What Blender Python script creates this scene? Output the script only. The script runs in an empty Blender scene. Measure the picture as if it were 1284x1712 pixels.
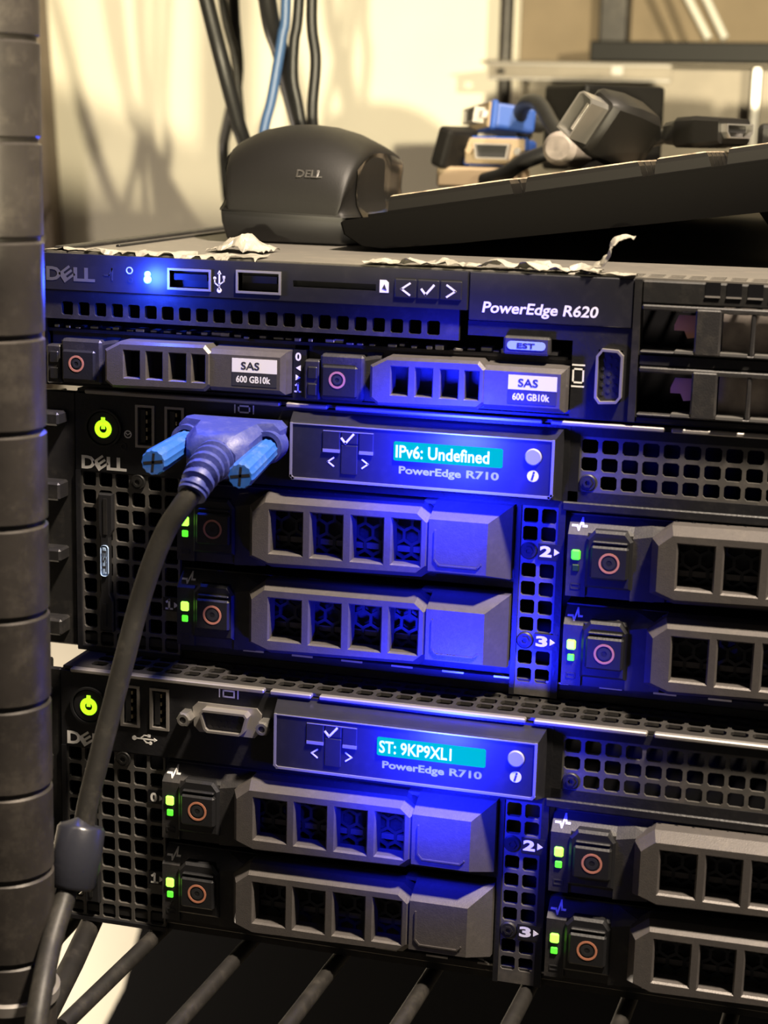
import bpy, bmesh, math, random
from math import sin, cos, pi, radians
from mathutils import Matrix, Vector, noise

random.seed(7)
SC = bpy.context.scene
COL = SC.collection
S = 0.001            # everything below is written in millimetres
ZO = 1150.0          # height of the design origin (power button of the middle server) above the room floor


def W(x, y, z):
    return Vector((x * S, y * S, (z + ZO) * S))


# ------------------------------------------------------------------ camera
cd = bpy.data.cameras.new('camera')
cam = bpy.data.objects.new('camera', cd)
COL.objects.link(cam)
SC.camera = cam
cd.sensor_fit = 'HORIZONTAL'
cd.sensor_width = 36.0
cd.lens = 36.0 * 2850.0 / 1284.0
cd.clip_start = 0.02
cd.clip_end = 50
r_ = Vector((0.9660374675631902, 0.25712670375741614, 0.025641167659532338))
d_ = Vector((0.0792745625648996, -0.20046100468276218, -0.9764890830581371))
f_ = Vector((-0.24594136495157157, 0.9453577332504471, -0.2140364482730321))
cm = Matrix((r_, -d_, -f_)).transposed().to_4x4()
cm.translation = W(225.6442, -502.97141, 93.7039)
cam.matrix_world = cm
cd.dof.use_dof = True
cd.dof.focus_distance = 0.545
cd.dof.aperture_fstop = 19.0

# ------------------------------------------------------------------ world, lights, exposure
wd = bpy.data.worlds.new('world')
SC.world = wd
wd.use_nodes = True
wd.node_tree.nodes['Background'].inputs[0].default_value = (1.0, 0.90, 0.82, 1)
wd.node_tree.nodes['Background'].inputs[1].default_value = 0.06


def lamp(name, kind, loc, power, color, radius=0.01, target=None, **kw):
    ld = bpy.data.lights.new(name, kind)
    ld.energy = power
    ld.color = color
    if kind == 'AREA':
        ld.shape = 'DISK'
        ld.size = radius * 2
    else:
        ld.shadow_soft_size = radius
    for k, v in kw.items():
        setattr(ld, k, v)
    o = bpy.data.objects.new(name, ld)
    COL.objects.link(o)
    o.location = W(*loc)
    if target is not None:
        o.rotation_euler = (W(*target) - W(*loc)).to_track_quat('-Z', 'Y').to_euler()
    return o


WARM = (1.0, 0.865, 0.58)
# shaded lamp in the room, front right, its beam raised over the machines onto the wall
lamp('room_lamp', 'SPOT', (770, -1200, 240), 160, WARM, 0.011, (-90, 740, 920),
     spot_size=radians(48), spot_blend=0.10)
# second shaded lamp behind the photographer, its beam also raised onto the wall
lamp('desk_lamp', 'SPOT', (330, -1200, 52), 165, WARM, 0.012, (-80, 740, 700), spot_size=radians(36), spot_blend=0.06)
# lamp hanging above the front of the rack, to the right
lamp('overhead_lamp', 'SPOT', (470, -220, 840), 165, (1.0, 0.84, 0.66), 0.04, (230, -30, -40), spot_size=radians(50), spot_blend=0.35)
# unseen lamp added low beyond the left post to brighten the wall
lamp('wall_fill_lamp', 'POINT', (-690, 420, -640), 17, (1.0, 0.86, 0.70), 0.05)

SC.view_settings.view_transform = 'Standard'
SC.view_settings.look = 'None'
SC.view_settings.gamma = 1.0
SC.view_settings.use_curve_mapping = False
SC.view_settings.exposure = 0.0
SC.cycles.use_denoising = True
SC.cycles.max_bounces = 8
SC.cycles.sample_clamp_indirect = 4.0

# ------------------------------------------------------------------ materials
MAT = {}


def mat(name, col, rough=0.5, metal=0.0, spec=0.5, var=0.0, vscale=60.0, bump=0.0, bscale=400.0,
        dust=0.0, dustcol=(0.35, 0.31, 0.25), dscale=90.0, emit=None, estr=0.0, trans=0.0, coat=0.0, sub=0.0, lit_dust=False, dmin=0.5, dmax=0.8):
    m = bpy.data.materials.new(name)
    m.use_nodes = True
    nt = m.node_tree
    N, Lk = nt.nodes, nt.links
    b = N['Principled BSDF']
    b.inputs['Base Color'].default_value = (*col, 1)
    b.inputs['Roughness'].default_value = rough
    b.inputs['Metallic'].default_value = metal
    b.inputs['Specular IOR Level'].default_value = spec
    if coat:
        b.inputs['Coat Weight'].default_value = coat
        b.inputs['Coat Roughness'].default_value = 0.15
    if trans:
        b.inputs['Transmission Weight'].default_value = trans
    if sub:
        b.inputs['Subsurface Weight'].default_value = sub
        b.inputs['Subsurface Scale'].default_value = 0.002
    if emit is not None:
        b.inputs['Emission Color'].default_value = (*emit, 1)
        b.inputs['Emission Strength'].default_value = estr
    tc = N.new('ShaderNodeTexCoord')
    src = None
    if var > 0:
        n = N.new('ShaderNodeTexNoise')
        n.inputs['Scale'].default_value = vscale
        n.inputs['Detail'].default_value = 4
        Lk.new(tc.outputs['Object'], n.inputs['Vector'])
        cr = N.new('ShaderNodeValToRGB')
        cr.color_ramp.elements[0].position = 0.3
        cr.color_ramp.elements[1].position = 0.7
        cr.color_ramp.elements[0].color = (*[c * (1 - var) for c in col], 1)
        cr.color_ramp.elements[1].color = (*[min(1, c * (1 + var)) for c in col], 1)
        Lk.new(n.outputs['Fac'], cr.inputs['Fac'])
        src = cr.outputs['Color']
    if dust > 0:
        n2 = N.new('ShaderNodeTexNoise')
        n2.inputs['Scale'].default_value = dscale
        n2.inputs['Detail'].default_value = 8
        n2.inputs['Roughness'].default_value = 0.75
        Lk.new(tc.outputs['Object'], n2.inputs['Vector'])
        mr = N.new('ShaderNodeMapRange')
        mr.inputs['From Min'].default_value = dmin
        mr.inputs['From Max'].default_value = dmax
        mr.inputs['To Max'].default_value = dust
        Lk.new(n2.outputs['Fac'], mr.inputs['Value'])
        fac = mr.outputs['Result']
        if lit_dust:                       # only faces that look up: dust, with lit tops put into its colour
            ge = N.new('ShaderNodeNewGeometry')
            sp = N.new('ShaderNodeSeparateXYZ')
            Lk.new(ge.outputs['True Normal'], sp.inputs[0])
            m2 = N.new('ShaderNodeMapRange')
            m2.inputs['From Min'].default_value = 0.45
            m2.inputs['From Max'].default_value = 0.9
            Lk.new(sp.outputs['Z'], m2.inputs['Value'])
            mu = N.new('ShaderNodeMath')
            mu.operation = 'MULTIPLY'
            Lk.new(fac, mu.inputs[0])
            Lk.new(m2.outputs['Result'], mu.inputs[1])
            fac = mu.outputs[0]
        mx = N.new('ShaderNodeMix')
        mx.data_type = 'RGBA'
        Lk.new(fac, mx.inputs['Factor'])
        if src is None:
            mx.inputs['A'].default_value = (*col, 1)
        else:
            Lk.new(src, mx.inputs['A'])
        mx.inputs['B'].default_value = (*dustcol, 1)
        src = mx.outputs['Result']
    if src is not None:
        Lk.new(src, b.inputs['Base Color'])
    if bump > 0:
        n3 = N.new('ShaderNodeTexNoise')
        n3.inputs['Scale'].default_value = bscale
        n3.inputs['Detail'].default_value = 3
        Lk.new(tc.outputs['Object'], n3.inputs['Vector'])
        bp = N.new('ShaderNodeBump')
        bp.inputs['Strength'].default_value = bump
        bp.inputs['Distance'].default_value = 0.0005
        Lk.new(n3.outputs['Fac'], bp.inputs['Height'])
        Lk.new(bp.outputs['Normal'], b.inputs['Normal'])
    MAT[name] = m
    return m


mat('wall_paint', (0.82, 0.77, 0.64), 0.85, var=0.04, vscale=9, bump=0.25, bscale=120)
mat('trim_paint', (0.17, 0.135, 0.105), 0.7, var=0.15, vscale=40)
mat('floor_vinyl', (0.30, 0.26, 0.2), 0.6, var=0.1)
mat('fibreboard', (0.20, 0.155, 0.10), 0.85, var=0.12, vscale=25)
mat('panel_black', (0.008, 0.008, 0.0095), 0.42, spec=0.4, var=0.2, vscale=80, bump=0.15, bscale=900, dust=0.03, dscale=200)
mat('panel_gloss', (0.012, 0.012, 0.015), 0.38, dust=0.03, dscale=250)
mat('steel_black', (0.011, 0.0105, 0.010), 0.5, metal=0.2, dust=0.08, dscale=120, bump=0.1)
mat('grille_steel', (0.10, 0.095, 0.088), 0.45, metal=0.5, dust=0.6, dustcol=(0.24, 0.21, 0.18), dscale=150)
mat('lid_grey', (0.13, 0.12, 0.105), 0.5, metal=0.3, dust=0.6, dustcol=(0.24, 0.21, 0.17), dscale=110)
mat('lid_dark', (0.03, 0.028, 0.026), 0.5, metal=0.3, dust=0.5, dustcol=(0.10, 0.09, 0.08), dscale=140)
mat('interior_dark', (0.004, 0.004, 0.005), 0.9, spec=0.1)
mat('handle_grey', (0.086, 0.078, 0.074), 0.42, metal=0.35, var=0.06, vscale=900, bump=0.12, bscale=2500, dust=0.12, dscale=160)
mat('tray_plastic', (0.016, 0.015, 0.0155), 0.5, bump=0.12, bscale=2000, dust=0.1, dscale=160)
mat('button_black', (0.008, 0.008, 0.009), 0.45, bump=0.1, bscale=1500)
mat('ring_orange', (0.42, 0.17, 0.10), 0.5)
mat('mesh_dark', (0.03, 0.03, 0.032), 0.5, metal=0.4)
mat('steel_bright', (0.55, 0.53, 0.50), 0.3, metal=0.9, var=0.1, vscale=60)
mat('steel_dull', (0.34, 0.32, 0.30), 0.45, metal=0.7, dust=0.3, dscale=140)
mat('silver_edge', (0.38, 0.37, 0.37), 0.4, metal=0.6)
mat('port_black', (0.008, 0.008, 0.009), 0.5)
mat('contact_gold', (0.5, 0.42, 0.25), 0.35, metal=0.9)
mat('print_white', (0.78, 0.77, 0.74), 0.6, sub=0.0)
mat('print_grey', (0.34, 0.35, 0.42), 0.6)
mat('print_dark', (0.02, 0.02, 0.025), 0.6)
mat('label_white', (0.74, 0.73, 0.73), 0.55)
mat('tag_blue', (0.30, 0.42, 0.62), 0.5)
mat('led_green', (0.05, 0.3, 0.03), 0.4, emit=(0.10, 1.0, 0.03), estr=1.25)
mat('led_green_bright', (0.1, 0.4, 0.05), 0.4, emit=(0.30, 1.0, 0.06), estr=2.6)
mat('led_green_off', (0.01, 0.035, 0.01), 0.4)
mat('power_glow', (0.2, 0.4, 0.02), 0.4, emit=(0.42, 1.0, 0.015), estr=1.5)
mat('led_blue', (0.1, 0.2, 0.5), 0.4, emit=(0.10, 0.45, 1.0), estr=7.0)
mat('screen_cyan', (0.0, 0.004, 0.002), 0.9, spec=0.0, emit=(0.0, 0.50, 0.66), estr=1.0)
mat('screen_text', (0.3, 0.4, 0.4), 0.4, emit=(0.55, 0.93, 1.0), estr=0.95)
mat('lens_grey', (0.30, 0.30, 0.34), 0.45)
mat('plug_blue', (0.03, 0.04, 0.20), 0.5, bump=0.2, bscale=900, dust=0.2, dustcol=(0.3, 0.3, 0.42), dscale=220)
mat('thumbscrew_blue', (0.018, 0.09, 0.36), 0.45, dust=0.25, dustcol=(0.35, 0.4, 0.5), dscale=260)
mat('connector_blue', (0.014, 0.05, 0.22), 0.45)
mat('cable_black', (0.007, 0.007, 0.007), 0.45, spec=0.35, bump=0.1, bscale=600)
mat('cable_grey', (0.018, 0.017, 0.015), 0.5, spec=0.3, bump=0.1, bscale=600, dust=0.1)
mat('cable_blue', (0.03, 0.07, 0.16), 0.45)
mat('cable_white', (0.6, 0.58, 0.52), 0.45)
mat('ferrite_plastic', (0.02, 0.021, 0.028), 0.3, bump=0.1, bscale=500)
mat('post_black', (0.032, 0.028, 0.025), 0.42, metal=0.3, var=0.25, vscale=50, bump=0.15, bscale=300, dust=0.15, dscale=70)
mat('wire_black', (0.016, 0.0145, 0.013), 0.5, metal=0.2, var=0.3, vscale=90, dust=0.1)
mat('mouse_shell', (0.0055, 0.005, 0.0046), 0.5, spec=0.22, bump=0.1, bscale=3000)
mat('mouse_base', (0.012, 0.012, 0.013), 0.5)
mat('gloss_black', (0.008, 0.0075, 0.007), 0.18, coat=0.3)
mat('keyboard_case', (0.0028, 0.0026, 0.0024), 0.75, spec=0.03, dust=0.0, dscale=200)
mat('keycap', (0.005, 0.0045, 0.004), 0.42, spec=0.15, dust=1.0, dustcol=(0.42, 0.34, 0.24), dscale=120, lit_dust=True, dmin=0.3, dmax=0.62)  # tan tops: dust mixed with painted light on the keys
mat('film', (0.27, 0.25, 0.21), 0.4, var=0.35, vscale=160, trans=0.1)
mat('copper_label', (0.42, 0.20, 0.14), 0.5)
mat('dusty_grey', (0.14, 0.12, 0.105), 0.7, var=0.4, vscale=160)
mat('tray_zinc', (0.21, 0.185, 0.15), 0.5, metal=0.4, var=0.1, vscale=40)
mat('box_black', (0.006, 0.0055, 0.005), 0.5, spec=0.2, bump=0.1)
mat('bin_black', (0.003, 0.003, 0.0035), 0.8, spec=0.1)
mat('tan_plastic', (0.24, 0.18, 0.11), 0.55)


# ------------------------------------------------------------------ mesh builder
class MB:
    def __init__(self):
        self.v, self.f, self.sm = [], [], False

    def add(self, vs, fs):
        n = len(self.v)
        self.v += [tuple(p) for p in vs]
        self.f += [tuple(n + i for i in f) for f in fs]
        return self

    def box(self, x0, x1, y0, y1, z0, z1):
        vs = [(x, y, z) for x in (x0, x1) for y in (y0, y1) for z in (z0, z1)]
        return self.add(vs, [(0, 1, 3, 2), (4, 6, 7, 5), (0, 4, 5, 1), (2, 3, 7, 6), (0, 2, 6, 4), (1, 5, 7, 3)])

    def cbox(self, x0, x1, y0, y1, z0, z1, c=0.6, seg=1, M=None):
        bm = bmesh.new()
        bmesh.ops.create_cube(bm, size=1)
        bmesh.ops.scale(bm, vec=(x1 - x0, y1 - y0, z1 - z0), verts=bm.verts)
        bmesh.ops.translate(bm, vec=((x0 + x1) / 2, (y0 + y1) / 2, (z0 + z1) / 2), verts=bm.verts)
        bmesh.ops.bevel(bm, geom=bm.edges[:], offset=c, segments=seg, profile=0.5, affect='EDGES')
        if M is not None:
            bmesh.ops.transform(bm, matrix=M, verts=bm.verts)
        bm.verts.index_update()
        self.add([v.co[:] for v in bm.verts], [[v.index for v in f.verts] for f in bm.faces])
        bm.free()
        return self

    def frustum(self, back, yb, front, yf):
        """rectangles (x0,x1,z0,z1) joined from yb to yf"""
        def q(r, y):
            return [(r[0], y, r[2]), (r[1], y, r[2]), (r[1], y, r[3]), (r[0], y, r[3])]
        return self.loft([q(back, yb), q(front, yf)])

    def loft(self, rings, cap=True, closed=True):
        n = len(rings[0])
        vs = [p for r in rings for p in r]
        fs = []
        m = n if closed else n - 1
        for j in range(len(rings) - 1):
            for i in range(m):
                a, b = j * n + i, j * n + (i + 1) % n
                fs.append((a, b, b + n, a + n))
        if cap:
            fs.append(tuple(range(n))[::-1])
            fs.append(tuple((len(rings) - 1) * n + i for i in range(n)))
        return self.add(vs, fs)

    def prism(self, poly, y0, y1, c=0.0):
        """poly in (x, z), front at y0 with chamfer c, back at y1"""
        if c:
            ins = inset(poly, c)
            return self.loft([[(x, y0, z) for x, z in ins], [(x, y0 + c, z) for x, z in poly], [(x, y1, z) for x, z in poly]])
        return self.loft([[(x, y0, z) for x, z in poly], [(x, y1, z) for x, z in poly]])

    def tube(self, pts, r, n=10, cap=True):
        pts = [Vector(p) for p in pts]
        rr = r if isinstance(r, (list, tuple)) else [r] * len(pts)
        rings = []
        up = None
        for i, p in enumerate(pts):
            t = (pts[min(i + 1, len(pts) - 1)] - pts[max(i - 1, 0)]).normalized()
            if up is None:
                up = Vector((0, 0, 1)) if abs(t.z) < 0.9 else Vector((1, 0, 0))
            a = (up - t * up.dot(t)).normalized()
            b = t.cross(a)
            up = a
            rings.append([p + (a * cos(2 * pi * k / n) + b * sin(2 * pi * k / n)) * rr[i] for k in range(n)])
        return self.loft(rings, cap)

    def ring(self, cx, cz, r0, r1, y0, y1, n=28):
        """annulus facing -y"""
        A = [(cx + r1 * cos(2 * pi * k / n), y1, cz + r1 * sin(2 * pi * k / n)) for k in range(n)]
        B = [(cx + r1 * cos(2 * pi * k / n), y0, cz + r1 * sin(2 * pi * k / n)) for k in range(n)]
        C = [(cx + r0 * cos(2 * pi * k / n), y0, cz + r0 * sin(2 * pi * k / n)) for k in range(n)]
        D = [(cx + r0 * cos(2 * pi * k / n), y1, cz + r0 * sin(2 * pi * k / n)) for k in range(n)]
        return self.loft([A, B, C, D], cap=False)

    def disc(self, cx, cz, r, y0, y1, n=28, c=0.0):
        return self.prism([(cx + r * cos(2 * pi * k / n), cz + r * sin(2 * pi * k / n)) for k in range(n)], y0, y1, c)

    def lathe(self, prof, cx=0, cy=0, n=32):
        """prof [(r, z)] about a vertical axis"""
        rings = [[(cx + r * cos(2 * pi * k / n), cy + r * sin(2 * pi * k / n), z) for k in range(n)] for r, z in prof]
        return self.loft(rings)

    def holes(self, x0, x1, z0, z1, cells, y0, t, k=0.5):
        """plate in the xz plane at y0 (thickness t, towards +y) with rounded square holes.
        cells: (cx, cz, w, h) on a common grid of columns and rows"""
        xs = sorted({round(c[0], 3) for c in cells})
        zs = sorted({round(c[1], 3) for c in cells})
        wmap = {round(c[0], 3): c[2] for c in cells}
        hmap = {round(c[1], 3): c[3] for c in cells}
        have = {(round(c[0], 3), round(c[1], 3)) for c in cells}
        xe, ze = [x0], [z0]
        for x in xs:
            xe += [x - wmap[x] / 2, x + wmap[x] / 2]
        for z in zs:
            ze += [z - hmap[z] / 2, z + hmap[z] / 2]
        xe.append(x1)
        ze.append(z1)
        for i in range(len(xe) - 1):
            for j in range(len(ze) - 1):
                a, b, c_, d = xe[i], xe[i + 1], ze[j], ze[j + 1]
                if b - a < 1e-6 or d - c_ < 1e-6:
                    continue
                hole = i % 2 == 1 and j % 2 == 1 and (xs[i // 2], zs[j // 2]) in have
                if not hole:
                    self.add([(a, y0, c_), (b, y0, c_), (b, y0, d), (a, y0, d)], [(0, 1, 2, 3)])
                else:
                    P = [(a + k, c_), (b - k, c_), (b, c_ + k), (b, d - k), (b - k, d), (a + k, d), (a, d - k), (a, c_ + k)]
                    self.add([(x, y0, z) for x, z in P] + [(x, y0 + t, z) for x, z in P],
                             [(i2, (i2 + 1) % 8, (i2 + 1) % 8 + 8, i2 + 8) for i2 in range(8)])
                    for (p, q, cx, cz) in ((P[7], P[0], a, c_), (P[1], P[2], b, c_), (P[3], P[4], b, d), (P[5], P[6], a, d)):
                        self.add([(p[0], y0, p[1]), (cx, y0, cz), (q[0], y0, q[1])], [(0, 1, 2)])
        # outer rim
        self.add([(x0, y0, z0), (x1, y0, z0), (x1, y0, z1), (x0, y0, z1), (x0, y0 + t, z0), (x1, y0 + t, z0), (x1, y0 + t, z1), (x0, y0 + t, z1)],
                 [(0, 4, 5, 1), (1, 5, 6, 2), (2, 6, 7, 3), (3, 7, 4, 0)])
        return self

    def cut(self, x0, x1, z0, z1, holes, y0, t):
        """plate with rectangular cut-outs (x0,x1,z0,z1)"""
        xe = sorted({x0, x1, *[h[0] for h in holes], *[h[1] for h in holes]})
        ze = sorted({z0, z1, *[h[2] for h in holes], *[h[3] for h in holes]})
        for a, b in zip(xe[:-1], xe[1:]):
            for c_, d in zip(ze[:-1], ze[1:]):
                mx, mz = (a + b) / 2, (c_ + d) / 2
                if not any(h[0] < mx < h[1] and h[2] < mz < h[3] for h in holes):
                    self.add([(a, y0, c_), (b, y0, c_), (b, y0, d), (a, y0, d)], [(0, 1, 2, 3)])
        for h in holes + [(x0, x1, z0, z1)]:
            a, b, c_, d = h
            self.add([(a, y0, c_), (b, y0, c_), (b, y0, d), (a, y0, d), (a, y0 + t, c_), (b, y0 + t, c_), (b, y0 + t, d), (a, y0 + t, d)],
                     [(0, 4, 5, 1), (1, 5, 6, 2), (2, 6, 7, 3), (3, 7, 4, 0)])
        return self

    def mesh(self, name, org=(0, 0, 0), smooth=None, M=None):
        me = bpy.data.meshes.new(name)
        if M is not None:
            vs = [M @ Vector(p) for p in self.v]
        else:
            vs = self.v
        me.from_pydata([((p[0] - org[0]) * S, (p[1] - org[1]) * S, (p[2] - org[2]) * S) for p in vs], [], self.f)
        bm = bmesh.new()
        bm.from_mesh(me)
        bmesh.ops.recalc_face_normals(bm, faces=bm.faces)
        bm.to_mesh(me)
        bm.free()
        if smooth is not None:
            me.shade_smooth()
            me.set_sharp_from_angle(angle=radians(smooth))
        return me


def inset(poly, c):
    n = len(poly)
    area = sum(poly[i][0] * poly[(i + 1) % n][1] - poly[(i + 1) % n][0] * poly[i][1] for i in range(n))
    sg = 1 if area > 0 else -1
    out = []
    for i in range(n):
        p0, p1, p2 = Vector(poly[i - 1]), Vector(poly[i]), Vector(poly[(i + 1) % n])
        d1, d2 = (p1 - p0).normalized(), (p2 - p1).normalized()
        n1, n2 = Vector((-d1.y, d1.x)) * sg, Vector((-d2.y, d2.x)) * sg
        b = (n1 + n2)
        b = b / max(0.3, b.dot(b) / 2) if b.length > 1e-6 else n1
        out.append((p1.x + b.x * c, p1.y + b.y * c))
    return out


ORG = {}


def thing(name, label, cat, loc, group=None, rotz=0.0, place=None):
    """Empty at the base; loc is its design-frame origin, place (optional) where that origin stands"""
    o = bpy.data.objects.new(name, None)
    o.empty_display_size = 0.01
    COL.objects.link(o)
    o.location = W(*(place or loc))
    o.rotation_euler = (0, 0, rotz)
    ORG[o.name] = loc
    tag(o, label, cat, group)
    return o


def tag(o, label=None, cat=None, group=None, kind=None):
    if label:
        o['label'] = label
    if cat:
        o['category'] = cat
    if group:
        o['group'] = group
    if kind:
        o['kind'] = kind
    return o


def org_of(o):
    while o.parent is not None:
        o = o.parent
    return ORG.get(o.name, (0, 0, 0))


def part(name, mb, material, parent, smooth=None, label=None):
    me = mb if isinstance(mb, bpy.types.Mesh) else mb.mesh(name, org_of(parent), smooth)
    if not me.materials:
        me.materials.append(MAT[material])
    o = bpy.data.objects.new(name, me)
    COL.objects.link(o)
    o.parent = parent
    if label:
        o['label'] = label
    return o


def repeat(name, mb, material, parent, offsets):
    """alike small pieces sharing one mesh"""
    me = mb.mesh(name, org_of(parent))
    me.materials.append(MAT[material])
    for q in offsets:
        o = part(name, me, material, parent)
        o.location = (q[0] * S, q[1] * S, q[2] * S)


def solo(name, mb, material, org, label, cat, group=None, smooth=None, kind=None):
    """a thing (or piece of the setting) that is one mesh, origin at org"""
    me = mb.mesh(name, org, smooth)
    me.materials.append(MAT[material])
    o = bpy.data.objects.new(name, me)
    COL.objects.link(o)
    o.location = W(*org)
    ORG[o.name] = org
    return tag(o, label, cat, group, kind)


def copy_tree(o, parent=None, loc=None):
    c = o.copy()
    COL.objects.link(c)
    c.parent = parent
    if loc is not None:
        c.location = loc
    for ch in list(o.children):
        copy_tree(ch, c)
    return c


TXT = {}


def text_mesh(s, bold=0.0):
    key = (s, bold)
    if key not in TXT:
        cu = bpy.data.curves.new('txt', 'FONT')
        cu.body = s
        cu.size = 1.0
        cu.offset = bold
        cu.resolution_u = 3
        o = bpy.data.objects.new('txt', cu)
        COL.objects.link(o)
        dg = bpy.context.evaluated_depsgraph_get()
        me = bpy.data.meshes.new_from_object(o.evaluated_get(dg))
        TXT[key] = ([v.co[:2] for v in me.vertices], [tuple(p.vertices) for p in me.polygons])
        bpy.data.objects.remove(o)
        bpy.data.curves.remove(cu)
        bpy.data.meshes.remove(me)
    return TXT[key]


def text(parent, s, x0, x1, z0, z1, y, material, bold=0.0, shear=0.0, rot=0.0, name='lettering', mb=None, build=True):
    """text stretched to the box, lying on the plane y, read from -y"""
    vs, fs = text_mesh(s, bold)
    ax0, ax1 = min(v[0] for v in vs), max(v[0] for v in vs)
    az0, az1 = min(v[1] for v in vs), max(v[1] for v in vs)
    pts = []
    for a, b in vs:
        u, w = (a - ax0) / (ax1 - ax0), (b - az0) / (az1 - az0)
        x, z = x0 + u * (x1 - x0), z0 + w * (z1 - z0)
        x += shear * (z - z0)
        if rot:
            cx, cz = (x0 + x1) / 2, (z0 + z1) / 2
            dx, dz = x - cx, z - cz
            x, z = cx + dx * cos(rot) - dz * sin(rot), cz + dx * sin(rot) + dz * cos(rot)
        pts.append((x, y, z))
    mb = mb or MB()
    n = len(pts)
    mb.add(pts, fs)
    if not build:
        return mb
    return part(name, mb, material, parent)


def glyph(parent, polys, y, material, name='symbol', t=0.08):
    mb = MB()
    for p in polys:
        mb.prism(p, y - t, y)
    return part(name, mb, material, parent)


def stroke(pts, w):
    """polyline as a list of thin quads"""
    out = []
    for a, b in zip(pts[:-1], pts[1:]):
        a, b = Vector(a), Vector(b)
        d = (b - a).normalized()
        n = Vector((-d.y, d.x)) * w / 2
        a2, b2 = a - d * w / 2, b + d * w / 2
        out.append([(a2 - n)[:], (b2 - n)[:], (b2 + n)[:], (a2 + n)[:]])
    return out


def bez(pts, n=8):
    """Catmull-Rom through pts"""
    P = [Vector(p) for p in pts]
    P = [P[0] * 2 - P[1]] + P + [P[-1] * 2 - P[-2]]
    out = []
    for i in range(1, len(P) - 2):
        for k in range(n):
            t = k / n
            a, b, c_, d = P[i - 1], P[i], P[i + 1], P[i + 2]
            out.append(0.5 * ((2 * b) + (c_ - a) * t + (2 * a - 5 * b + 4 * c_ - d) * t * t + (3 * b - a - 3 * c_ + d) * t ** 3))
    out.append(P[-2])
    return out


def badge(parent, x0, x1, z0, z1, y, material):
    """four bold letters, the E set on its corner"""
    w = x1 - x0
    mb = MB()
    for s, a, b, rot in (('D', 0.0, 0.30, 0), ('E', 0.29, 0.56, 0.62), ('L', 0.56, 0.78, 0), ('L', 0.78, 1.0, 0)):
        if s == 'E':
            h = z1 - z0
            text(parent, s, x0 + a * w, x0 + b * w, z0 + 0.08 * h, z1 - 0.08 * h, y, material, 0.035, rot=rot, mb=mb, build=False)
        else:
            text(parent, s, x0 + a * w, x0 + b * w, z0, z1, y, material, 0.035, mb=mb, build=False)
    return part('badge', mb, material, parent)

# ------------------------------------------------------------------ the room
WY = 740.0
solo('wall_back', MB().box(-1600, 1500, WY, WY + 60, -ZO, 1250), 'wall_paint', (0, WY, -ZO), 'cream painted wall behind the rack', 'wall', kind='structure')
solo('wall_left', MB().box(-1660, -1600, -2600, WY, -ZO, 1250), 'wall_paint', (-1600, 0, -ZO), 'cream painted side wall far off', 'wall', kind='structure')
solo('floor', MB().box(-1600, 1500, -2600, WY, -ZO - 40, -ZO), 'floor_vinyl', (0, 0, -ZO), 'dull floor under the rack', 'floor', kind='structure')
tr = MB()
tr.loft([[(-450, WY - 20, 800), (-405, WY - 20, 800), (-405, WY, 800), (-450, WY, 800)],
         [(-450, WY - 20, 190), (-374, WY - 20, 190), (-374, WY, 190), (-450, WY, 190)],
         [(-450, WY - 20, 8), (-363, WY - 20, 8), (-363, WY, 8), (-450, WY, 8)],
         [(-450, WY - 20, -60), (-361, WY - 20, -60), (-361, WY, -60), (-450, WY, -60)],
         [(-450, WY - 20, -200), (-404, WY - 20, -200), (-404, WY, -200), (-450, WY, -200)],
         [(-450, WY - 20, -ZO + 1), (-405, WY - 20, -ZO + 1), (-405, WY, -ZO + 1), (-450, WY, -ZO + 1)]])
trim = solo('trim_1', tr, 'trim_paint', (-400, WY, -ZO + 1), 'dark brown wooden trim board on the cream wall', 'trim', kind='structure')
hk = MB()
hk.tube(bez([(-372, WY - 20, 24), (-370, WY - 27, 24), (-367, WY - 30, 20), (-366, WY - 30, 14), (-369, WY - 28, 9)], 5), 1.6, 8)
part('hook', hk, 'steel_dull', trim, 40)

# the fibreboard sheet standing behind the pile, on the right
solo('brown_board', MB().cbox(-4, 520, WY - 16, WY - 6, -430, 420, 1.0), 'fibreboard', (260, WY - 11, -430),
     'tall tan fibreboard sheet leaning at the wall behind the metal tray', 'board')
solo('thin_pole', MB().tube([(-9, 700, -300), (-9, 700, 420)], 5.0, 14), 'post_black', (-9, 700, -300),
     'thin dark pole standing at the edge of the tan board', 'pole', smooth=40)
rp = MB()
rp.cbox(55, 75.5, 697, 715, -500, 420, 2.0)
solo('rear_upright', rp, 'post_black', (65, 706, -500), 'dark square rack upright rising behind the metal tray', 'post')

# ------------------------------------------------------------------ front post of the wire rack
PX, PY, PR = 10.2, -90.0, 12.7
prof = []
z = -330.0
prof.append((PR, z))
k = -13
while True:
    zg = 14.6 + 25.4 * k
    if zg > 330:
        break
    prof += [(PR, zg - 1.1), (PR - 0.9, zg - 0.5), (PR - 0.9, zg + 0.5), (PR, zg + 1.1)]
    k += 1
prof.append((PR, 345))
post = thing('rack_post', 'dark grooved round post of the wire rack, nearest thing on the left edge', 'post', (PX, PY, -330))
part('tube', MB().lathe(prof, PX, PY, 40), 'post_black', post, 35)
part('collar', MB().lathe([(PR - 0.4, -153), (PR + 1.0, -152.4), (PR + 1.2, -149.4), (PR - 0.4, -148.6)], PX, PY, 40), 'steel_dull', post, 40,
     'light metal collar of the shelf')

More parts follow.
